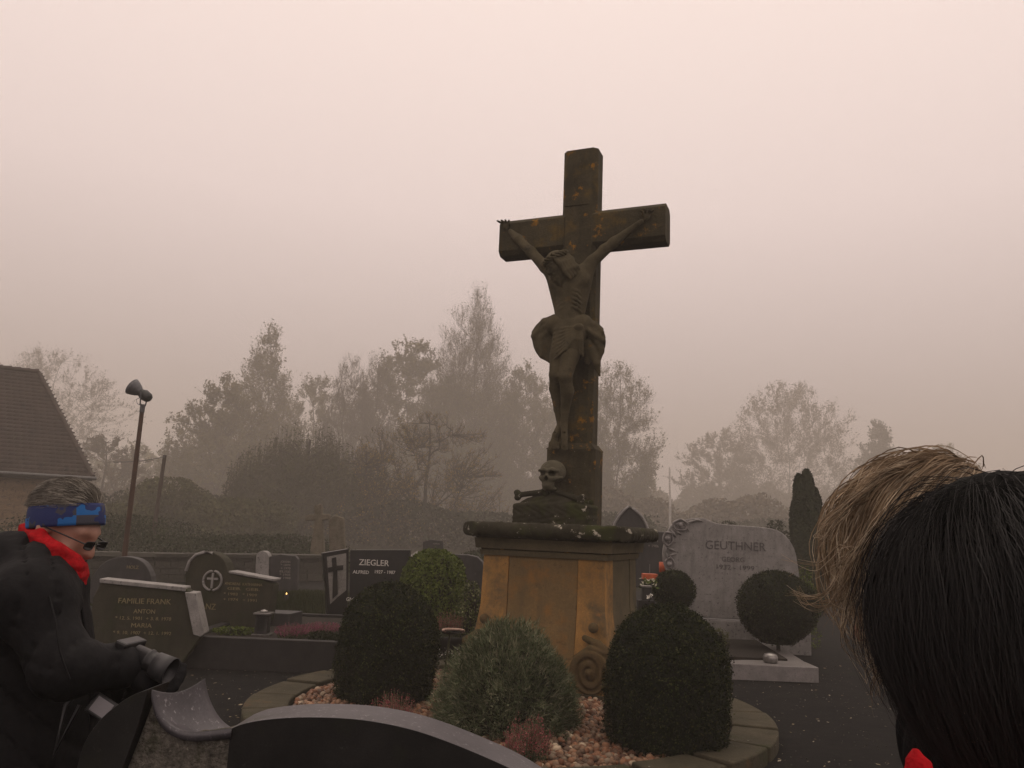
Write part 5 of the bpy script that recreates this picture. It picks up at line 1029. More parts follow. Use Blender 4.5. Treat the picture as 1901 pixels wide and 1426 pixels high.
# right of the pedestal: red machine parts, black lantern, flowers
M['orange'] = plain('orange_paint', (.45, .085, .025), .5, bmp=0)
p = at(1208, 1071, 12.2); o = empty('orange_watering_box', (p.x, 12.2, 0), 0, 'orange crate on a thin rod seen between the pedestal and the rose stone', 'crate'); sc = 12.2 / F_PX; box('crate_body', -13 * sc, 13 * sc, 0, .18, p.z - 5 * sc, p.z + 5 * sc, M['orange'], o, .006); tubes('rod', [np.array([(0, .09, 0), (0, .09, p.z + 22 * sc)])], [.006], M['pewter'], o, 6); box('crate_foot', -9 * sc, 9 * sc, .02, .16, 0, p.z - 5.3 * sc, M['dark_grave'], o, .004)
p = at(1230, 1053, 12.9); o = empty('orange_can', (p.x, 12.9, 0), 0, 'upright orange can beside the lowest carved rose', 'can'); sc = 12.9 / F_PX; lathe('can_body', [(0, p.z - 9 * sc), (6.5 * sc, p.z - 9 * sc), (6.5 * sc, p.z + 9 * sc), (0, p.z + 9.2 * sc)], M['orange'], o, 16); lathe('stand', [(4 * sc, 0), (4 * sc, p.z - 9.2 * sc)], M['dark_grave'], o, 10)
p = at(1199, 1100, 10.4); o = empty('grave_lantern', (p.x, 10.4, 0), 0, 'black grave lantern with pale roof against the right edge of the pedestal', 'lantern'); sc = 10.4 / F_PX; zb = at(1199, 1114, 10.4).z; zt_ = at(1199, 1090, 10.4).z; box('lantern_body', -7 * sc, 7 * sc, -7 * sc, 7 * sc, zb, zt_ - .002, M['letter_dark'], o, .003); box('lid', -9 * sc, 9 * sc, -9 * sc, 9 * sc, zt_, zt_ + .02, M['relief_light'], o, .003); box('plinth', -14 * sc, 14 * sc, -10 * sc, 10 * sc, 0, zb - .002, M['dark_kerb'], o, .004)
rng2 = np.random.default_rng(6); p = at(1203, 1080, 10.9); P = np.stack([rng2.uniform(-.09, .10, 40), rng2.uniform(-.1, .1, 40), rng2.uniform(-.05, .04, 40)], 1); pb = empty('white_flowers', (p.x, 10.9, p.z), 0, 'bunch of white and yellow grave flowers below the orange crate', 'flowers'); link('petals', npmesh('petals', *leaf_arrays(P, .022, rng=rng2)), plain('cream_petals', (.55, .52, .40), .7, bmp=0), pb); link('foliage', npmesh('foliage', *leaf_arrays(P * 1.2 - np.array([0, 0, .03]), .03, rng=rng2)), LM['hedge'], pb); tubes('vase', [np.array([(0, 0, -p.z), (0, 0, -.03)])], [np.array([.06, .05])], M['dark_kerb'], pb, 10)
p = at(1206, 1107, 10.1); P = np.stack([rng2.uniform(-.03, .03, 16), rng2.uniform(-.03, .03, 16), rng2.uniform(-.03, .03, 16)], 1); o = link('white_flowers', npmesh('white_flowers', *leaf_arrays(P, .02, rng=rng2)), plain('white_blossom', (.6, .58, .52), .7, bmp=0), None, loc=p); tag(o, 'single white blossom at the foot of the black lantern', 'flowers')

# ================================================================== big headstone in the foreground
Yn = 2.04; t, pl = frame('large dark arched headstone with polished violet grey top in the foreground', 650, 1335, Yn, R(-3))
def at_uv(px, py, off=0): return pl.uv(px, py, off)
def arch(pts, y0, y1, name, m, topm=None, zb=0.0):
    uz = smooth_poly([at_uv(*q_) for q_ in pts], 3); ring = uz + [(uz[-1][0], zb), (uz[0][0], zb)]
    me = slab_me(name, ring, y0, y1); o = link(name, me, m, t)
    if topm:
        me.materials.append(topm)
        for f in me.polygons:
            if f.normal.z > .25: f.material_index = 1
    return o
mainp = [(428, 1353), (455, 1342), (500, 1335), (560, 1331), (640, 1333), (700, 1340), (770, 1355), (840, 1380), (900, 1405), (960, 1432), (1020, 1470)]
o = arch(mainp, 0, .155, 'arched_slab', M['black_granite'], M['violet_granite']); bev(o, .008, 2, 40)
left = [(150, 1428), (163, 1375), (195, 1330), (228, 1303), (256, 1286), (283, 1277)]
uz = smooth_poly([at_uv(*q_) for q_ in left], 2); lo_ = at_uv(232, 1432); slab('left_wing', uz + [at_uv(262, 1350), lo_, (lo_[0], 0), (uz[0][0], 0)], -.02, .09, M['black_granite'], t, .006)
rg = [at_uv(*q_) for q_ in [(284, 1296), (291, 1330), (306, 1352), (334, 1368), (368, 1370), (404, 1364), (427, 1357), (426, 1426)]]
slab('rough_core', rg + [(rg[-1][0], 0), (lo_[0] + .003, 0), lo_, at_uv(264, 1350)], .0, .09, M['rough_break'], t, .01)
# concave polished scoop between the wing and the arch
A_ = smooth_poly([at_uv(x, y, .015) for x, y in [(282, 1280), (289, 1314), (305, 1340), (334, 1357), (368, 1359), (404, 1355), (430, 1351)]], 2)
B_ = smooth_poly([at_uv(x, y, -.15) for x, y in [(381, 1259), (384, 1280), (390, 1300), (400, 1321), (411, 1336), (422, 1346), (433, 1352)]], 2)
nA = min(len(A_), len(B_)); V = []; mm = 10
for i in range(nA):
    for j in range(mm + 1):
        q = j / mm; u = A_[i][0] * (1 - q) + B_[i][0] * q; z = A_[i][1] * (1 - q) + B_[i][1] * q - .02 * math.sin(math.pi * q) ; V.append((u, -.015 + .165 * q, z))
nb = len(V); V += [(x, y + .0, z - .02) for x, y, z in V]
Fc = [(i * (mm + 1) + j, (i + 1) * (mm + 1) + j, (i + 1) * (mm + 1) + j + 1, i * (mm + 1) + j + 1) for i in range(nA - 1) for j in range(mm)]
Fb_ = [tuple(nb + x for x in f[::-1]) for f in Fc]; Fe = []
for j in range(mm): Fe += [(j, j + 1, nb + j + 1, nb + j), ((nA - 1) * (mm + 1) + j + 1, (nA - 1) * (mm + 1) + j, nb + (nA - 1) * (mm + 1) + j, nb + (nA - 1) * (mm + 1) + j + 1)]
for i in range(nA - 1): Fe += [((i + 1) * (mm + 1), i * (mm + 1), nb + i * (mm + 1), nb + (i + 1) * (mm + 1)), (i * (mm + 1) + mm, (i + 1) * (mm + 1) + mm, nb + (i + 1) * (mm + 1) + mm, nb + i * (mm + 1) + mm)]
link('polished_scoop', pmesh('scoop', V, Fc + Fb_ + Fe), M['violet_granite'], t, True)
# ================================================================== people
def skin_mat(name, c):
    m, n, b = new_mat(name); n.links.new(ramp(n, noise(n, 18, 5, .6), [(.3, tuple(x * .8 for x in c)), (.7, c)]), b.inputs['Base Color']); b.inputs['Roughness'].default_value = .5; b.inputs['Subsurface Weight'].default_value = .15; b.inputs['Subsurface Radius'].default_value = (.01, .004, .002)
    bump(n, b, noise(n, 300, 4, .6), .15, .001); return m
def cloth(name, c, rough=.85, sc=14, spec=.2): 
    m, n, b = new_mat(name); n.links.new(ramp(n, noise(n, 60, 6, .7), [(.3, tuple(x * .65 for x in c)), (.7, tuple(x * 1.3 for x in c))]), b.inputs['Base Color']); b.inputs['Roughness'].default_value = rough; b.inputs['Specular IOR Level'].default_value = spec; 
    p_ = bump(n, b, noise(n, sc, 4, .55), .55, .02); bump(n, b, noise(n, 420, 3, .6), .3, .001, p_); return m
M['skin'] = skin_mat('skin', (.40, .21, .15)); M['jacket'] = cloth('charcoal_jacket', (.0075, .0075, .0085), .7, 9, .12); M['jacket2'] = cloth('black_jacket', (.005, .005, .0055), .9, 14, .05); M['trousers'] = cloth('dark_trousers', (.008, .008, .009), .9, 14, .05)
M['scarf'] = cloth('red_scarf_wool', (.34, .008, .012), .9, 30, .1); M['glove'] = cloth('black_glove', (.006, .006, .007)); M['plastic'] = plain('black_plastic', (.012, .012, .013), .4, bmp=0); M['boots'] = plain('dark_boots', (.012, .010, .009), .6)
def hand_sdf(s, w, fwd, palm, side, curl=.8):
    """w wrist, fwd along the fingers, palm = palm normal, side = thumb direction"""
    f, p_, sd_ = [Vector(v).normalized() for v in (fwd, palm, side)]; w = Vector(w)
    s.chain([tuple(w), tuple(w + f * .05)], [.026, .032], .02)
    for i in range(4):
        o_ = (1.5 - i) * .019; k0 = w + f * (.088 - .004 * abs(i - 1)) + sd_ * o_; L = (.040, .044, .041, .032)[i]
        s.chain([tuple(w + f * .03 + sd_ * o_ * .7), tuple(k0)], [.015, .0125], .012); d = f.copy(); q_ = k0
        for j, l in enumerate((L, L * .65, L * .5)):
            d = (d * math.cos(curl) + p_ * math.sin(curl)); d.normalize(); q2 = q_ + d * l; s.chain([tuple(q_), tuple(q2)], [.0115 - .001 * j, .0105 - .001 * j], .003); q_ = q2
            f_ = d.copy(); p_2 = p_ - f_ * p_.dot(f_); 
            if p_2.length > .1: p_ = p_2.normalized()
        p_ = Vector(palm).normalized()
    t0 = w + f * .02 + sd_ * .022; t1 = t0 + f * .035 + sd_ * .022 + p_ * .012; t2 = t1 + f * .030 + p_ * .016; t3 = t2 + f * .018 + p_ * .014; s.chain([tuple(t0), tuple(t1), tuple(t2), tuple(t3)], [.017, .014, .012, .010], .008)
def wrinkle(s, a=.006, f=26):
    s.v = s.v + a * np.sin(s.Z * f + 3 * np.sin(s.X * 11 + s.Y * 7)) * np.sin(s.X * f * .6 + s.Z * 9) + a * .5 * np.sin(s.Z * f * 2.1 + s.X * 33)
def folds(s, a=1.0):
    """creases of a padded jacket: sharp valleys that wander and fade"""
    X, Y, Z = s.X, s.Y, s.Z; w = 1.6 * np.sin(X * 9 + Z * 5) + 1.2 * np.sin(Y * 13 + Z * 8 + 1) ; r1 = 1 - np.abs(np.sin(Z * 17 + X * 14 + w)); r2 = 1 - np.abs(np.sin(Z * 9 - X * 26 + 1.7 * w + 2)); r3 = 1 - np.abs(np.sin(X * 41 + Z * 33 + Y * 20 + w))
    m1 = .5 + .5 * np.sin(X * 7 + Y * 5 + Z * 6); s.v = s.v + a * (.020 * r1 ** 6 * m1 + .018 * r2 ** 7 * (1 - m1) + .0025 * r3 ** 3 - .004)
P3 = lambda x, y, Y: tuple(at(x, y, Y))
# ---------------------------------------------------------------- the man on the left, bent over his camera
Yp = 2.35; hc = P3(118, 980, Yp); hR = hframe((.92, -.06, -.37), (.25, 0, 1)); base = P3(20, 1400, Yp)
pm = empty('person', (base[0], Yp, 0), 0, 'person in charcoal jacket, blue headband and red scarf bending over a camera', 'person'); pm.rotation_euler = (0, 0, 0)
def unparent_loc(o, root): o.location = -Vector(root.location); return o
sh_n, sh_f = P3(58, 1112, 2.19), P3(70, 1118, 2.54); el_n, wr_n = P3(118, 1240, 2.15), P3(234, 1240, 2.25); el_f, wr_f = P3(140, 1290, 2.58), P3(205, 1280, 2.43)
HN1 = ((.75, .30, -.50), (.1, .5, .85), (-.5, .3, .6)); HN2 = ((.9, -.35, .1), (0, -1, .1), (.2, .1, 1))
nk = P3(70, 1062, Yp); ch = P3(35, 1180, Yp); be = P3(45, 1330, Yp); pv_ = P3(30, 1490, Yp)
s = Sdf((base[0] - .42, 1.95, 0), (hc[0] + .33, 2.82, hc[2] + .16), .0115)
s.chain([nk, ch, be, pv_], [.075, .13, .13, .135], .08); s.cap(sh_n, nk, .06, .06, .06); s.cap(sh_f, nk, .06, .06, .06)
s.chain([sh_n, el_n, wr_n], [.055, .042, .03], .03); s.chain([sh_f, el_f, wr_f], [.055, .042, .03], .03)
for dy, dx in ((-.11, .05), (.11, -.12)):
    hp = (pv_[0], Yp + dy * .8, pv_[2] - .03); kn = (pv_[0] + .08 + dx, Yp + dy, .50); an_ = (pv_[0] + dx, Yp + dy, .09); s.chain([hp, kn, an_], [.085, .06, .042], .04); s.chain([an_, (an_[0] + .13, Yp + dy, .035)], [.04, .03], .03)
head_sdf(s, hc, hR)
hand_sdf(s, wr_n, HN1[0], HN1[1], HN1[2], .55); hand_sdf(s, wr_f, HN2[0], HN2[1], HN2[2], .6)
unparent_loc(s.obj('body', M['skin'], pm), pm)
# jacket with raised collar and hood folded on the back
s = Sdf((base[0] - .46, 1.90, .66), (wr_n[0] + .12, 2.86, nk[2] + .16), .0105)
s.chain([P3(62, 1085, Yp), P3(22, 1180, Yp), P3(28, 1320, Yp), P3(15, 1480, Yp)], [.115, .17, .175, .19], .12); s.ell(P3(-8, 1210, Yp), (.19, .225, .26), .08); s.ell(P3(0, 1420, Yp), (.22, .22, .24), .1)
s.cap(sh_n, nk, .100, .085, .08); s.cap(sh_f, nk, .10, .085, .08)
s.chain([sh_n, el_n, (wr_n[0] - .02, wr_n[1], wr_n[2])], [.084, .068, .050], .05); s.chain([sh_f, el_f, (wr_f[0] - .01, wr_f[1], wr_f[2])], [.10, .08, .05], .05)
s.chain([(wr_n[0] - .035, wr_n[1], wr_n[2] + .004), (wr_n[0] - .012, wr_n[1], wr_n[2])], [.058, .055], .01)                 # cuff
s.chain([P3(-30, 1062, 2.32), P3(10, 1035, 2.28), P3(70, 1052, 2.24), P3(118, 1090, 2.26)], [.075, .062, .050, .040], .03)    # near side of hood and collar
s.chain([P3(-30, 1062, 2.40), P3(10, 1035, 2.44), P3(80, 1052, 2.46), P3(122, 1086, 2.40)], [.075, .062, .050, .040], .03)
s.chain([P3(-40, 1105, 2.2), P3(20, 1080, 2.18), P3(80, 1082, 2.17), P3(140, 1118, 2.25)], [.05, .035, .03, .02], .015)
folds(s); s.v = np.maximum(s.v, -(s.Z - .70 + 0 * s.X + 0 * s.Y))
jk = s.obj('jacket', M['jacket'], pm); unparent_loc(jk, pm)
for nm_, pts_, r_ in (('sleeve_seam', [(88, 1098, 2.13), (104, 1150, 2.075), (108, 1205, 2.06), (130, 1262, 2.065)], .0025), ('collar_edge', [(20, 1046, 2.20), (66, 1058, 2.185), (112, 1090, 2.22), (146, 1122, 2.26)], .004), ('zip', [(150, 1120, 2.30), (160, 1180, 2.28), (166, 1260, 2.26), (168, 1340, 2.25), (166, 1420, 2.24)], .004)):
    o = tubes(nm_, [np.array(smooth_poly([P3(*q_) for q_ in pts_], 2))], [r_], M['jacket'], pm, 6); unparent_loc(o, pm)
s = Sdf((base[0] - .40, 2.0, .06), (base[0] + .42, 2.7, .95), .014)
for dy, dx in ((-.11, .05), (.11, -.12)):
    hp = (pv_[0], Yp + dy * .8, pv_[2] - .0); kn = (pv_[0] + .08 + dx, Yp + dy, .50); an_ = (pv_[0] + dx, Yp + dy, .10); s.chain([hp, kn, an_], [.125, .085, .072], .05)
wrinkle(s, .005, 24); unparent_loc(s.obj('trousers', M['trousers'], pm), pm)
for dy, dx in ((-.11, .05), (.11, -.12)):
    x = pv_[0] + dx; s = Sdf((x - .12, Yp + dy - .08, -.01), (x + .24, Yp + dy + .08, .22), .01); s.chain([(x, Yp + dy, .16), (x, Yp + dy, .06)], [.055, .055], .02); s.chain([(x - .02, Yp + dy, .05), (x + .15, Yp + dy, .042)], [.05, .045], .02); s.v = np.maximum(s.v, -(s.Z + 0 * s.X + 0 * s.Y)); unparent_loc(s.obj('boot', M['boots'], pm), pm)
# scarf
s = Sdf((hc[0] - .22, 2.18, nk[2] - .08), (hc[0] + .14, 2.56, hc[2] + .02), .007)
pa_ = [P3(50, 988, 2.35), P3(72, 1000, 2.27), P3(104, 1024, 2.245), P3(140, 1050, 2.28), P3(148, 1062, 2.35), P3(140, 1052, 2.43), P3(104, 1026, 2.46), P3(72, 1002, 2.43), P3(50, 988, 2.35)]
for dz, r in ((.004, .022), (-.022, .021)): s.chain([(x, y, z + dz) for x, y, z in pa_], [r] * 9, .012)
s.v = s.v + .0025 * np.sin(s.Z * 190 + s.X * 60); unparent_loc(s.obj('scarf', M['scarf'], pm), pm)
# hair: cap and short strands, grey blond
def hmat(name, cols, rough=.45):
    m = leafm(name, cols, 30, rough); m.node_tree.nodes['Principled BSDF'].inputs['Specular IOR Level'].default_value = .5; return m
Hn = np.array(hR)
def cap_hair(c, Rm, q, name, m, parent, cut, infl=.008, lo=-.16, extra=None, vox=.006):
    s = Sdf(tuple(c[i] - .19 * q for i in range(3)), tuple(c[i] + .19 * q for i in range(3)), vox); s.frame(c, Rm); S_ = lambda *v: tuple(a * q for a in v)
    s.ell(S_(0, -.014, .045), tuple((a + infl) * q for a in (.079, .099, .087)), .02)
    if extra: extra(s, S_)
    s.v = np.maximum(s.v, cut(s.X / q, s.Y / q, s.Z / q) * q); s.unframe(); s.v = s.v + .0018 * np.sin(s.X * 260 + s.Z * 90) * np.sin(s.Y * 230)
    return s.obj(name, m, parent)
M['hair1'] = hmat('grey_brown_hair', [(.09, .08, .065), (.22, .20, .165), (.42, .39, .34)])
h_ = cap_hair(hc, hR, 1.0, 'hair', M['hair1'], pm, lambda x, y, z: np.maximum(-(z - .035 - .45 * (y - .0)), -(.02 - 0 * z + .04 - y * .0 + .5)) , .004); unparent_loc(h_, pm)
def strands(c, Rm, q, n, steps, step, flow, roots, grav, rad, rng, base_r=1.06, push=True, curl=.0, ell=(.079, .099, .087)):
    """strands walked over the scalp; flow(p_local, i) gives the local direction wanted"""
    E_ = np.array(ell) * q * base_r; Rm = np.array(Rm); P = roots * E_; D = None; out_ = [P]
    ph = rng.uniform(0, 6.28, (n, 1))
    for i in range(steps):
        N = P / E_ ** 2; N /= np.linalg.norm(N, axis=1, keepdims=True); f = flow(P / q, i); f = f - N * np.sum(f * N, 1, keepdims=True) * (1 if push else 0)
        f = f / (np.linalg.norm(f, axis=1, keepdims=True) + 1e-6) + (grav @ Rm)[None] * (i / steps) + curl * np.concatenate([np.sin(ph + i * .8), np.cos(ph * 2 + i * .7), np.sin(ph * 3 + i)], 1)
        D = f if D is None else D * .55 + f * .45; D /= np.linalg.norm(D, axis=1, keepdims=True); P = P + D * step * q
        if push: k = np.sqrt(((P / E_) ** 2).sum(1, keepdims=True)); P = np.where(k < 1, P / k, P)
        out_.append(P)
    A = np.stack(out_, 1); A = A @ Rm.T + np.array(c) + np.array([0, 0, .045 * q * 0]); return A
def strand_obj(name, A, rad, m, parent):
    """flat hair ribbons, half of them turned sideways"""
    n, k, _ = A.shape; r = np.linspace(1, .3, k); T = np.gradient(A, axis=1); T /= (np.linalg.norm(T, axis=2, keepdims=True) + 1e-9)
    ref = np.where((np.arange(n) % 3 == 0)[:, None, None], np.array([.9, .1, .31]), np.array([.2, .95, .2])); X = np.cross(T, ref); X /= (np.linalg.norm(X, axis=2, keepdims=True) + 1e-9)
    rr = (np.asarray(rad).reshape(-1, 1) * np.ones((n, 1)) * r[None])[:, :, None]; V = np.stack([A - X * rr, A + X * rr], 2); i = np.arange(k - 1) * 2
    f = np.stack([i, i + 1, i + 3, i + 2], -1); Fc = (f[None] + (np.arange(n) * k * 2)[:, None, None]).reshape(-1, 4); o = link(name, npmesh(name, V.reshape(-1, 3), Fc), m, parent, True); o['kind'] = 'stuff'; return o
def sphere_roots(rng, n, cond):
    out_ = []; t_ = 0
    while t_ < n: u = rng.normal(size=(n, 3)); u /= np.linalg.norm(u, axis=1, keepdims=True); u = u[cond(u)]; out_.append(u); t_ += len(u)
    return np.concatenate(out_)[:n]
rg_ = np.random.default_rng(3); n = 5200; rt_ = sphere_roots(rg_, n, lambda u: (u[:, 2] > .15 + .55 * u[:, 1]) ); cS = Vector(hc) + Vector([hR[i][2] * .045 - hR[i][1] * .014 for i in range(3)])
A = strands(cS, hR, 1.0, n, 6, .008, lambda p, i: np.stack([p[:, 0] * 3, p[:, 1] * 0 - .7, -.2 - p[:, 2] * 0 + 0 * p[:, 0]], 1), rt_, np.array([0, 0, -.3]), .0008, rg_, 1.04, curl=.42); unparent_loc(strand_obj('hair_strands', A, .0008, M['hair1'], pm), pm)
# headband, wide knitted band of blue and grey blocks
bm_, bn, bb_ = new_mat('blue_checked_headband'); tc_ = bn.nodes.new('ShaderNodeTexCoord'); sx = bn.nodes.new('ShaderNodeSeparateXYZ'); bn.links.new(tc_.outputs['Object'], sx.inputs[0])
def mth(n_, op, a, b=None):
    q_ = n_.nodes.new('ShaderNodeMath'); q_.operation = op
    for i_, v in enumerate((a, b)):
        if v is None: continue
        if isinstance(v, (int, float)): q_.inputs[i_].default_value = v
        else: n_.links.new(v, q_.inputs[i_])
    return q_.outputs[0]
at_ = mth(bn, 'ARCTAN2', sx.outputs['X'], sx.outputs['Y']); blk = mth(bn, 'GREATER_THAN', mth(bn, 'SINE', mth(bn, 'MULTIPLY', at_, 4.0)), .1); row = mth(bn, 'GREATER_THAN', sx.outputs['Z'], -.002); x1_ = mth(bn, 'ABSOLUTE', mth(bn, 'SUBTRACT', blk, row))
cA = mixc(bn, x1_, (.008, .11, .34), (.045, .045, .06)); cB = mixc(bn, mth(bn, 'GREATER_THAN', noise(bn, 16, 2), .52), cA, (.012, .022, .10)); bn.links.new(cB, bb_.inputs['Base Color']); bb_.inputs['Roughness'].default_value = .8; bump(bn, bb_, noise(bn, 200, 3), .4, .002)
V = []; ns, nr_ = 48, 8; tilt = .20
for i in range(nr_ + 1):
    for j in range(ns):
        a = 2 * math.pi * j / ns; q_ = i / nr_; zl = -.030 + .062 * q_ ; bulge = 1.0 + .03 * math.sin(math.pi * q_); V.append((.086 * bulge * math.sin(a) * (1 - .05 * q_), .106 * bulge * math.cos(a) * (1 - .04 * q_), zl))
me = npmesh('headband', V, [(i * ns + j, i * ns + (j + 1) % ns, (i + 1) * ns + (j + 1) % ns, (i + 1) * ns + j) for i in range(nr_) for j in range(ns)])
hb_ = link('headband', me, bm_, pm, True); Mh = Matrix([[*hR[0], 0], [*hR[1], 0], [*hR[2], 0], [0, 0, 0, 1]]); loc_ = Vector(hc) + Vector([hR[i][2] * .024 - hR[i][1] * .012 for i in range(3)]) - Vector(pm.location)
bR = hframe((.985, -.05, .10)); Mb = Matrix([[*bR[0], 0], [*bR[1], 0], [*bR[2], 0], [0, 0, 0, 1]])
hb_.matrix_local = Matrix.Translation(Vector(P3(123, 959, Yp)) - Vector(pm.location)) @ Mb; so = hb_.modifiers.new('t', 'SOLIDIFY'); so.thickness = .004; so.offset = 1
# glasses
gp = lambda x, y, z: tuple(Vector(hc) + Vector([hR[i][0] * x + hR[i][1] * y + hR[i][2] * z for i in range(3)]) - Vector(pm.location)); pts, rr = [], []
for sg in (-1, 1):
    an = np.linspace(0, 2 * np.pi, 25); sq = lambda v: math.copysign(abs(v) ** .55, v); pts.append(np.array([gp(sg * .032 + .023 * sq(math.cos(a)), .118 - .006 * abs(math.cos(a)), -.004 + .012 * sq(math.sin(a))) for a in an])); rr.append(.0016); pts.append(np.array([gp(sg * .058, .112, 0), gp(sg * .078, .05, .002), gp(sg * .084, -.01, .0)])); rr.append(.0022)
pts.append(np.array([gp(-.008, .118, 0), gp(.008, .118, 0)])); rr.append(.0025); tubes('glasses_frame', pts, rr, M['plastic'], pm, 6)
for sg in (-1, 1): an = np.linspace(0, 2 * np.pi, 25)[:-1]; link('lens', pmesh('lens', [gp(sg * .032 + .022 * sq(math.cos(a)), .117 - .006 * abs(math.cos(a)), -.004 + .011 * sq(math.sin(a))) for a in an], [tuple(range(24))]), M['plastic'], pm)
# gloves, finger by finger
for w_, f_, p_, sd_, cu in ((wr_n, *HN1, .55), (wr_f, *HN2, .6)):
    s = Sdf(tuple(v - .12 for v in w_), (w_[0] + .2, w_[1] + .15, w_[2] + .13), .0055); hand_sdf(s, w_, f_, p_, sd_, cu); s.v = s.v - .003; s.cap(tuple(Vector(w_) - Vector(f_).normalized() * .04), w_, .036, .034, .01); unparent_loc(s.obj('glove', M['glove'], pm), pm)
# the camera he holds
cd_ = P3(284, 1228, 2.32); lens_d = Vector((.90, -.12, -.30)).normalized(); lc = Vector(P3(262, 1222, 2.27)); cmr = empty('photo_camera', lc, 0, 'black camera with hooded lens in the gloved hands of the left person', 'camera')
def ax_ring(ds, rs, name, m):
    A_ = lens_d.cross(Vector((0, 0, 1))).normalized(); B_ = A_.cross(lens_d); V = []; ns = 28
    for d, r in zip(ds, rs): V += [tuple(lens_d * d + A_ * r * math.cos(6.2832 * j / ns) + B_ * r * math.sin(6.2832 * j / ns)) for j in range(ns)]
    return link(name, npmesh(name, V, [(i * ns + j, i * ns + (j + 1) % ns, (i + 1) * ns + (j + 1) % ns, (i + 1) * ns + j) for i in range(len(ds) - 1) for j in range(ns)]), m, cmr, True)
ax_ring([-.02, -.02, .02, .022, .026, .028, .045, .05, .05], [.0, .030, .030, .033, .033, .030, .030, .030, .0], 'lens_barrel', M['plastic']); ax_ring([.046, .046, .095, .095, .06], [.031, .034, .037, .034, .032], 'lens_hood', plain('lens_hood_plastic', (.03, .03, .032), .45, bmp=0)); ax_ring([.056, .058], [.0, .030], 'front_glass', M['black_granite'])
o = box('camera_body', -.05, .05, -.018, .018, -.034, .034, M['plastic'], cmr, .006); o.rotation_euler = lens_d.to_track_quat('Y', 'Z').to_euler(); o.location = -lens_d * .045
tubes('neck_strap', [np.array([(-.05, -.06, .02), (-.12, -.13, -.10), (-.13, -.14, -.22), (-.09, -.12, -.10)])], [.006], M['plastic'], cmr, 6)
sm_, sn, sb = new_mat('dim_screen'); sb.inputs['Base Color'].default_value = (.16, .15, .16, 1); sb.inputs['Roughness'].default_value = .2
pc = at(190, 1314, 2.20); ph = empty('camera_display', pc, 0, 'small device with a pale screen hanging below the left person\'s hands', 'display'); ph.rotation_euler = (R(-20), R(28), 0); box('casing', -.034, .034, -.006, .006, -.026, .026, M['plastic'], ph, .003); box('screen', -.024, .024, -.0085, -.0062, -.019, .019, sm_, ph, 0)

# ---------------------------------------------------------------- the blond person, face hidden by blown hair
def bust(name, label, hc, fwd, upv, q, Yc, sh_px, coat, vox, lean):
    hR_ = hframe(fwd, upv); t = empty(name, (sh_px[0], sh_px[1], 0), 0, label, 'person'); nk = Vector(hc) + Vector([-(hR_[i][1]) * .05 * q - hR_[i][2] * .15 * q for i in range(3)]); sx_, sy_ = sh_px[:2]; zs_ = sh_px[2]
    ns_ = Vector((sx_, sy_, zs_)); sd_ = Vector((lean[1], -lean[0], 0)).normalized(); sh1, sh2 = ns_ + sd_ * .17, ns_ - sd_ * .17; bk = Vector((-lean[0], -lean[1], 0)).normalized()
    lo = (min(hc[0], sx_) - .35, min(hc[1], sy_) - .35, 0); hi = (max(hc[0], sx_) + .42, max(hc[1], sy_) + .35, hc[2] + .16); hip = ns_ + bk * .16 - Vector((0, 0, .50)); s = Sdf(lo, hi, vox)
    s.cap(tuple(nk), tuple(ns_), .052, .07, .05); s.chain([tuple(ns_), tuple((ns_ + hip) / 2), tuple(hip)], [.11, .12, .13], .08); arms = []
    for sh in (sh1, sh2):
        el = sh + Vector((0, 0, -.27)) + bk * .02; wr = el + Vector((0, 0, -.17)) - bk * .17; s.chain([tuple(sh), tuple(el), tuple(wr)], [.05, .04, .028], .03); hand_sdf(s, wr, -bk * .8 + Vector((0, 0, -.6)), sd_ * (1 if sh is sh2 else -1), -bk, .35); arms.append((sh, el, wr))
    legs = []
    for sg in (-1, 1): hp = hip + sd_ * sg * .09; kn = Vector((hp.x, hp.y, .47)) - bk * .03; an_ = Vector((hp.x, hp.y, .08)) + bk * .01; s.chain([tuple(hp), tuple(kn), tuple(an_), tuple(an_ - bk * .13 - Vector((0, 0, .05)))], [.085, .058, .042, .028], .03); legs.append((hp, kn, an_))
    head_sdf(s, hc, hR_, q); unparent_loc(s.obj('body', M['skin'], t), t)
    s = Sdf((lo[0], lo[1], hip.z - .12), (hi[0], hi[1], zs_ + .16), vox); s.chain([tuple(ns_), tuple((ns_ + hip) / 2), tuple(hip - Vector((0, 0, .05)))], [.14, .17, .18], .1)
    for sh, el, wr in arms: s.cap(tuple(ns_), tuple(sh), .10, .085, .06); s.chain([tuple(sh), tuple(el), tuple(wr + (el - wr) * .1)], [.085, .065, .048], .04)
    folds(s, .6); unparent_loc(s.obj("jacket", coat, t), t)
    s = Sdf((lo[0], lo[1], .05), (hi[0], hi[1], hip.z + .1), vox)
    for hp, kn, an_ in legs: s.chain([tuple(hp), tuple(kn), tuple(an_)], [.12, .08, .065], .04)
    unparent_loc(s.obj('trousers', M['trousers'], t), t)
    for hp, kn, an_ in legs: s = Sdf(tuple(an_ - Vector((.2, .2, .09))), tuple(an_ + Vector((.2, .2, .1))), .012); s.chain([tuple(an_), tuple(an_ - Vector((0, 0, .03))), tuple(an_ - bk * .13 - Vector((0, 0, .04)))], [.055, .048, .042], .02); unparent_loc(s.obj('shoe', M['boots'], t), t)
    return t, hR_
M['blond'] = hmat('windblown_blond_hair', [(.10, .065, .035), (.26, .18, .105), (.42, .31, .19), (.62, .52, .38)]); M['blond_core'] = plain('blond_hair_depth', (.10, .07, .04), .8, bmp=0)
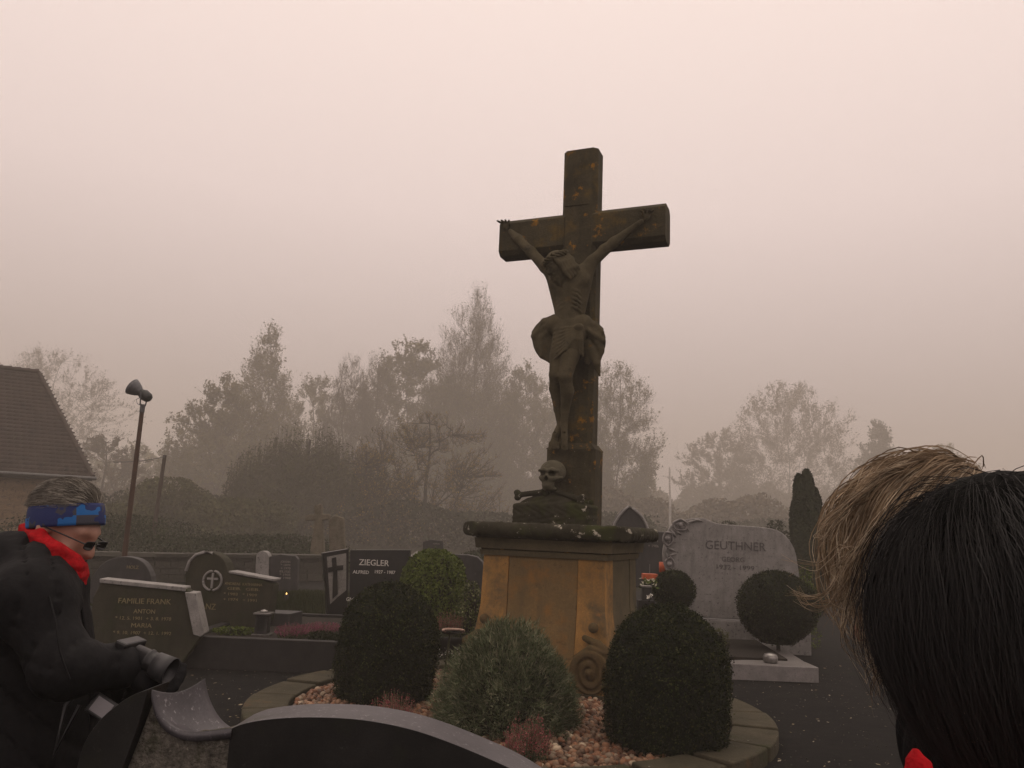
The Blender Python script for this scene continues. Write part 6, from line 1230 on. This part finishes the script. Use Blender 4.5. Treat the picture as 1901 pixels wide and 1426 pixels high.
Ya = 1.06; hA = P3(1732, 1060, Ya); tA, RA = bust('person', 'person with windblown grey blond hair hiding the face, right', hA, (-.86, .22, -.46), (-.35, 0, 1), 1.05, Ya, (at(1900, 1380, 1.12).x, 1.12, 1.31), M['jacket2'], .012, (-1, .1))
RAn = np.array(RA); o = cap_hair(hA, RA, 1.05, 'hair', M['blond_core'], tA, lambda x, y, z: np.minimum(np.maximum(y - .030 - .9 * z, -z - .13), 9), .004, extra=lambda s, S_: (s.ell(S_(0, -.05, -.03), (.078, .068, .09), .03)), vox=.006); unparent_loc(o, tA)
cA_ = np.array(hA) + RAn @ np.array([0, -.014, .045]) * 1.05; rg_ = np.random.default_rng(8)
def flowA(p, i): return np.stack([p[:, 0] * 1.5, .95 + 0 * p[:, 1] , -.35 - 2.2 * np.clip(p[:, 1], 0, 1) * 3 + 0 * p[:, 2]], 1)
n = 20000; rt_ = sphere_roots(rg_, n, lambda u: (u[:, 2] > -.55) & (u[:, 1] < .45)); A = strands(cA_, RA, 1.05, n, 15, .0108, flowA, rt_, np.array([.05, 0, -.9]), 1, rg_, 1.0, curl=.16); A += rg_.normal(size=(n, 1, 3)) * .0032
unparent_loc(strand_obj('hair_strands', A, rg_.uniform(.0003, .0008, n), M['blond'], tA), tA)
n = 420; rt_ = sphere_roots(rg_, n, lambda u: (u[:, 2] > -.35) & (u[:, 1] < .7)); A = strands(cA_, RA, 1.05, n, 15, .014, flowA, rt_, np.array([-.1, 0, -.6]), 1, rg_, 1.08, curl=.40); A += rg_.normal(size=(n, 1, 3)) * .004
unparent_loc(strand_obj('hair_wisps', A, rg_.uniform(.0006, .0012, n), M['blond'], tA), tA)
# loose locks blown forward past the face
paths, rads = [], []
def lock(px0, py0, pxs, n_, sp=10, Yl=1.0, r=.0006):
    for i in range(n_):
        j1 = rg_.normal(size=(len(pxs), 2)) * sp * np.linspace(.5, 1, len(pxs))[:, None]; P = [P3(px0 + rg_.normal() * 10, py0 + rg_.normal() * 12, Yl + .03)] + [P3(x + a, y + b, Yl + rg_.normal() * .01) for (x, y), (a, b) in zip(pxs, j1)]
        P = np.array(smooth_poly([tuple(q_) for q_ in P], 3)); paths.append(P); rads.append(np.linspace(r, r * .3, len(P)))
lock(1560, 1075, [(1530, 1105), (1495, 1112), (1468, 1098)], 12, 8); lock(1570, 1090, [(1540, 1125), (1505, 1128), (1478, 1112)], 12, 9); lock(1600, 1050, [(1570, 1000), (1540, 1040), (1500, 1052), (1462, 1040)], 6, 10); lock(1600, 1030, [(1565, 1040), (1545, 1055)], 8, 14)
lock(1620, 900, [(1570, 945), (1535, 985), (1527, 1010)], 30, 10); lock(1640, 880, [(1590, 920), (1530, 965), (1520, 990), (1530, 1000)], 22, 8); lock(1640, 1000, [(1610, 1090), (1590, 1180), (1610, 1210)], 30, 16); lock(1590, 1080, [(1560, 1150), (1570, 1200), (1625, 1255)], 12, 12); lock(1660, 940, [(1600, 1010), (1560, 1080), (1555, 1130)], 40, 18); lock(1700, 860, [(1650, 870), (1605, 900), (1560, 940)], 30, 12)
V, Fc = tube_arrays([p_[::2] for p_ in paths], [r_[::2] for r_ in rads], 3); o = link('loose_locks', npmesh('loose_locks', V, Fc), M['blond'], tA, True); o['kind'] = 'stuff'; unparent_loc(o, tA)
# ---------------------------------------------------------------- the dark haired person closest to the camera
M['dark_hair'] = hmat('black_brown_hair', [(.0025, .002, .002), (.005, .004, .0035), (.010, .008, .006)], .55); M['dark_core'] = plain('dark_hair_depth', (.004, .004, .0035), .9, spec=.1, bmp=0)
Yb = .78; hB = P3(1902, 1160, Yb); tB, RB = bust('person', 'person with black hair and a red scarf, nearest of all at the right edge', hB, (-.80, .10, -.58), (-.35, .1, 1), 1.04, Yb, (at(2030, 1500, .84).x, .84, 1.33), M['jacket2'], .012, (-1, .25))
RBn = np.array(RB)
def exB(s, S_): s.ell(S_(0, -.05, -.06), (.084, .075, .125), .03); s.cap(S_(0, -.09, -.08), S_(0, -.13, -.16), .07, .06, .03)
o = cap_hair(hB, RB, 1.04, 'hair', M['dark_core'], tB, lambda x, y, z: np.minimum(np.maximum(y - .045 - .7 * z, -z - .24), 9), .004, extra=exB, vox=.006); unparent_loc(o, tB)
cB_ = np.array(hB) + RBn @ np.array([0, -.014, .02]) * 1.04
def flowB(p, i): return np.stack([p[:, 0] * 1.0, .5 + 0 * p[:, 1], -.8 + 0 * p[:, 2]], 1)
n = 24000; rt_ = sphere_roots(rg_, n, lambda u: (u[:, 2] > -.8) & (u[:, 1] < .42 + .3 * u[:, 2])); A = strands(cB_, RB, 1.04, n, 11, .019, flowB, rt_, np.array([0, 0, -.8]), 1, rg_, 1.03, curl=.38, ell=(.080, .099, .100)); A += rg_.normal(size=(n, 1, 3)) * .0045
unparent_loc(strand_obj('hair_strands', A, rg_.uniform(.0002, .0005, n), M['dark_hair'], tB), tB)
s = Sdf(P3(1660, 1560, .66)[:1] + (.50, 1.25), (at(2050, 1350, .9).x, .95, P3(1700, 1370, .70)[2] + .03), .008)
s.chain([P3(1701, 1384, .70), P3(1703, 1425, .70), P3(1716, 1500, .70), P3(1900, 1600, .78)], [.001, .0105, .02, .04], .006); s.chain([P3(1712, 1520, .70), P3(1800, 1620, .62), P3(1980, 1620, .62)], [.018, .03, .035], .02); s.v = s.v + .002 * np.sin(s.Z * 210 + s.X * 90); unparent_loc(s.obj('scarf', M['scarf'], tB), tB)
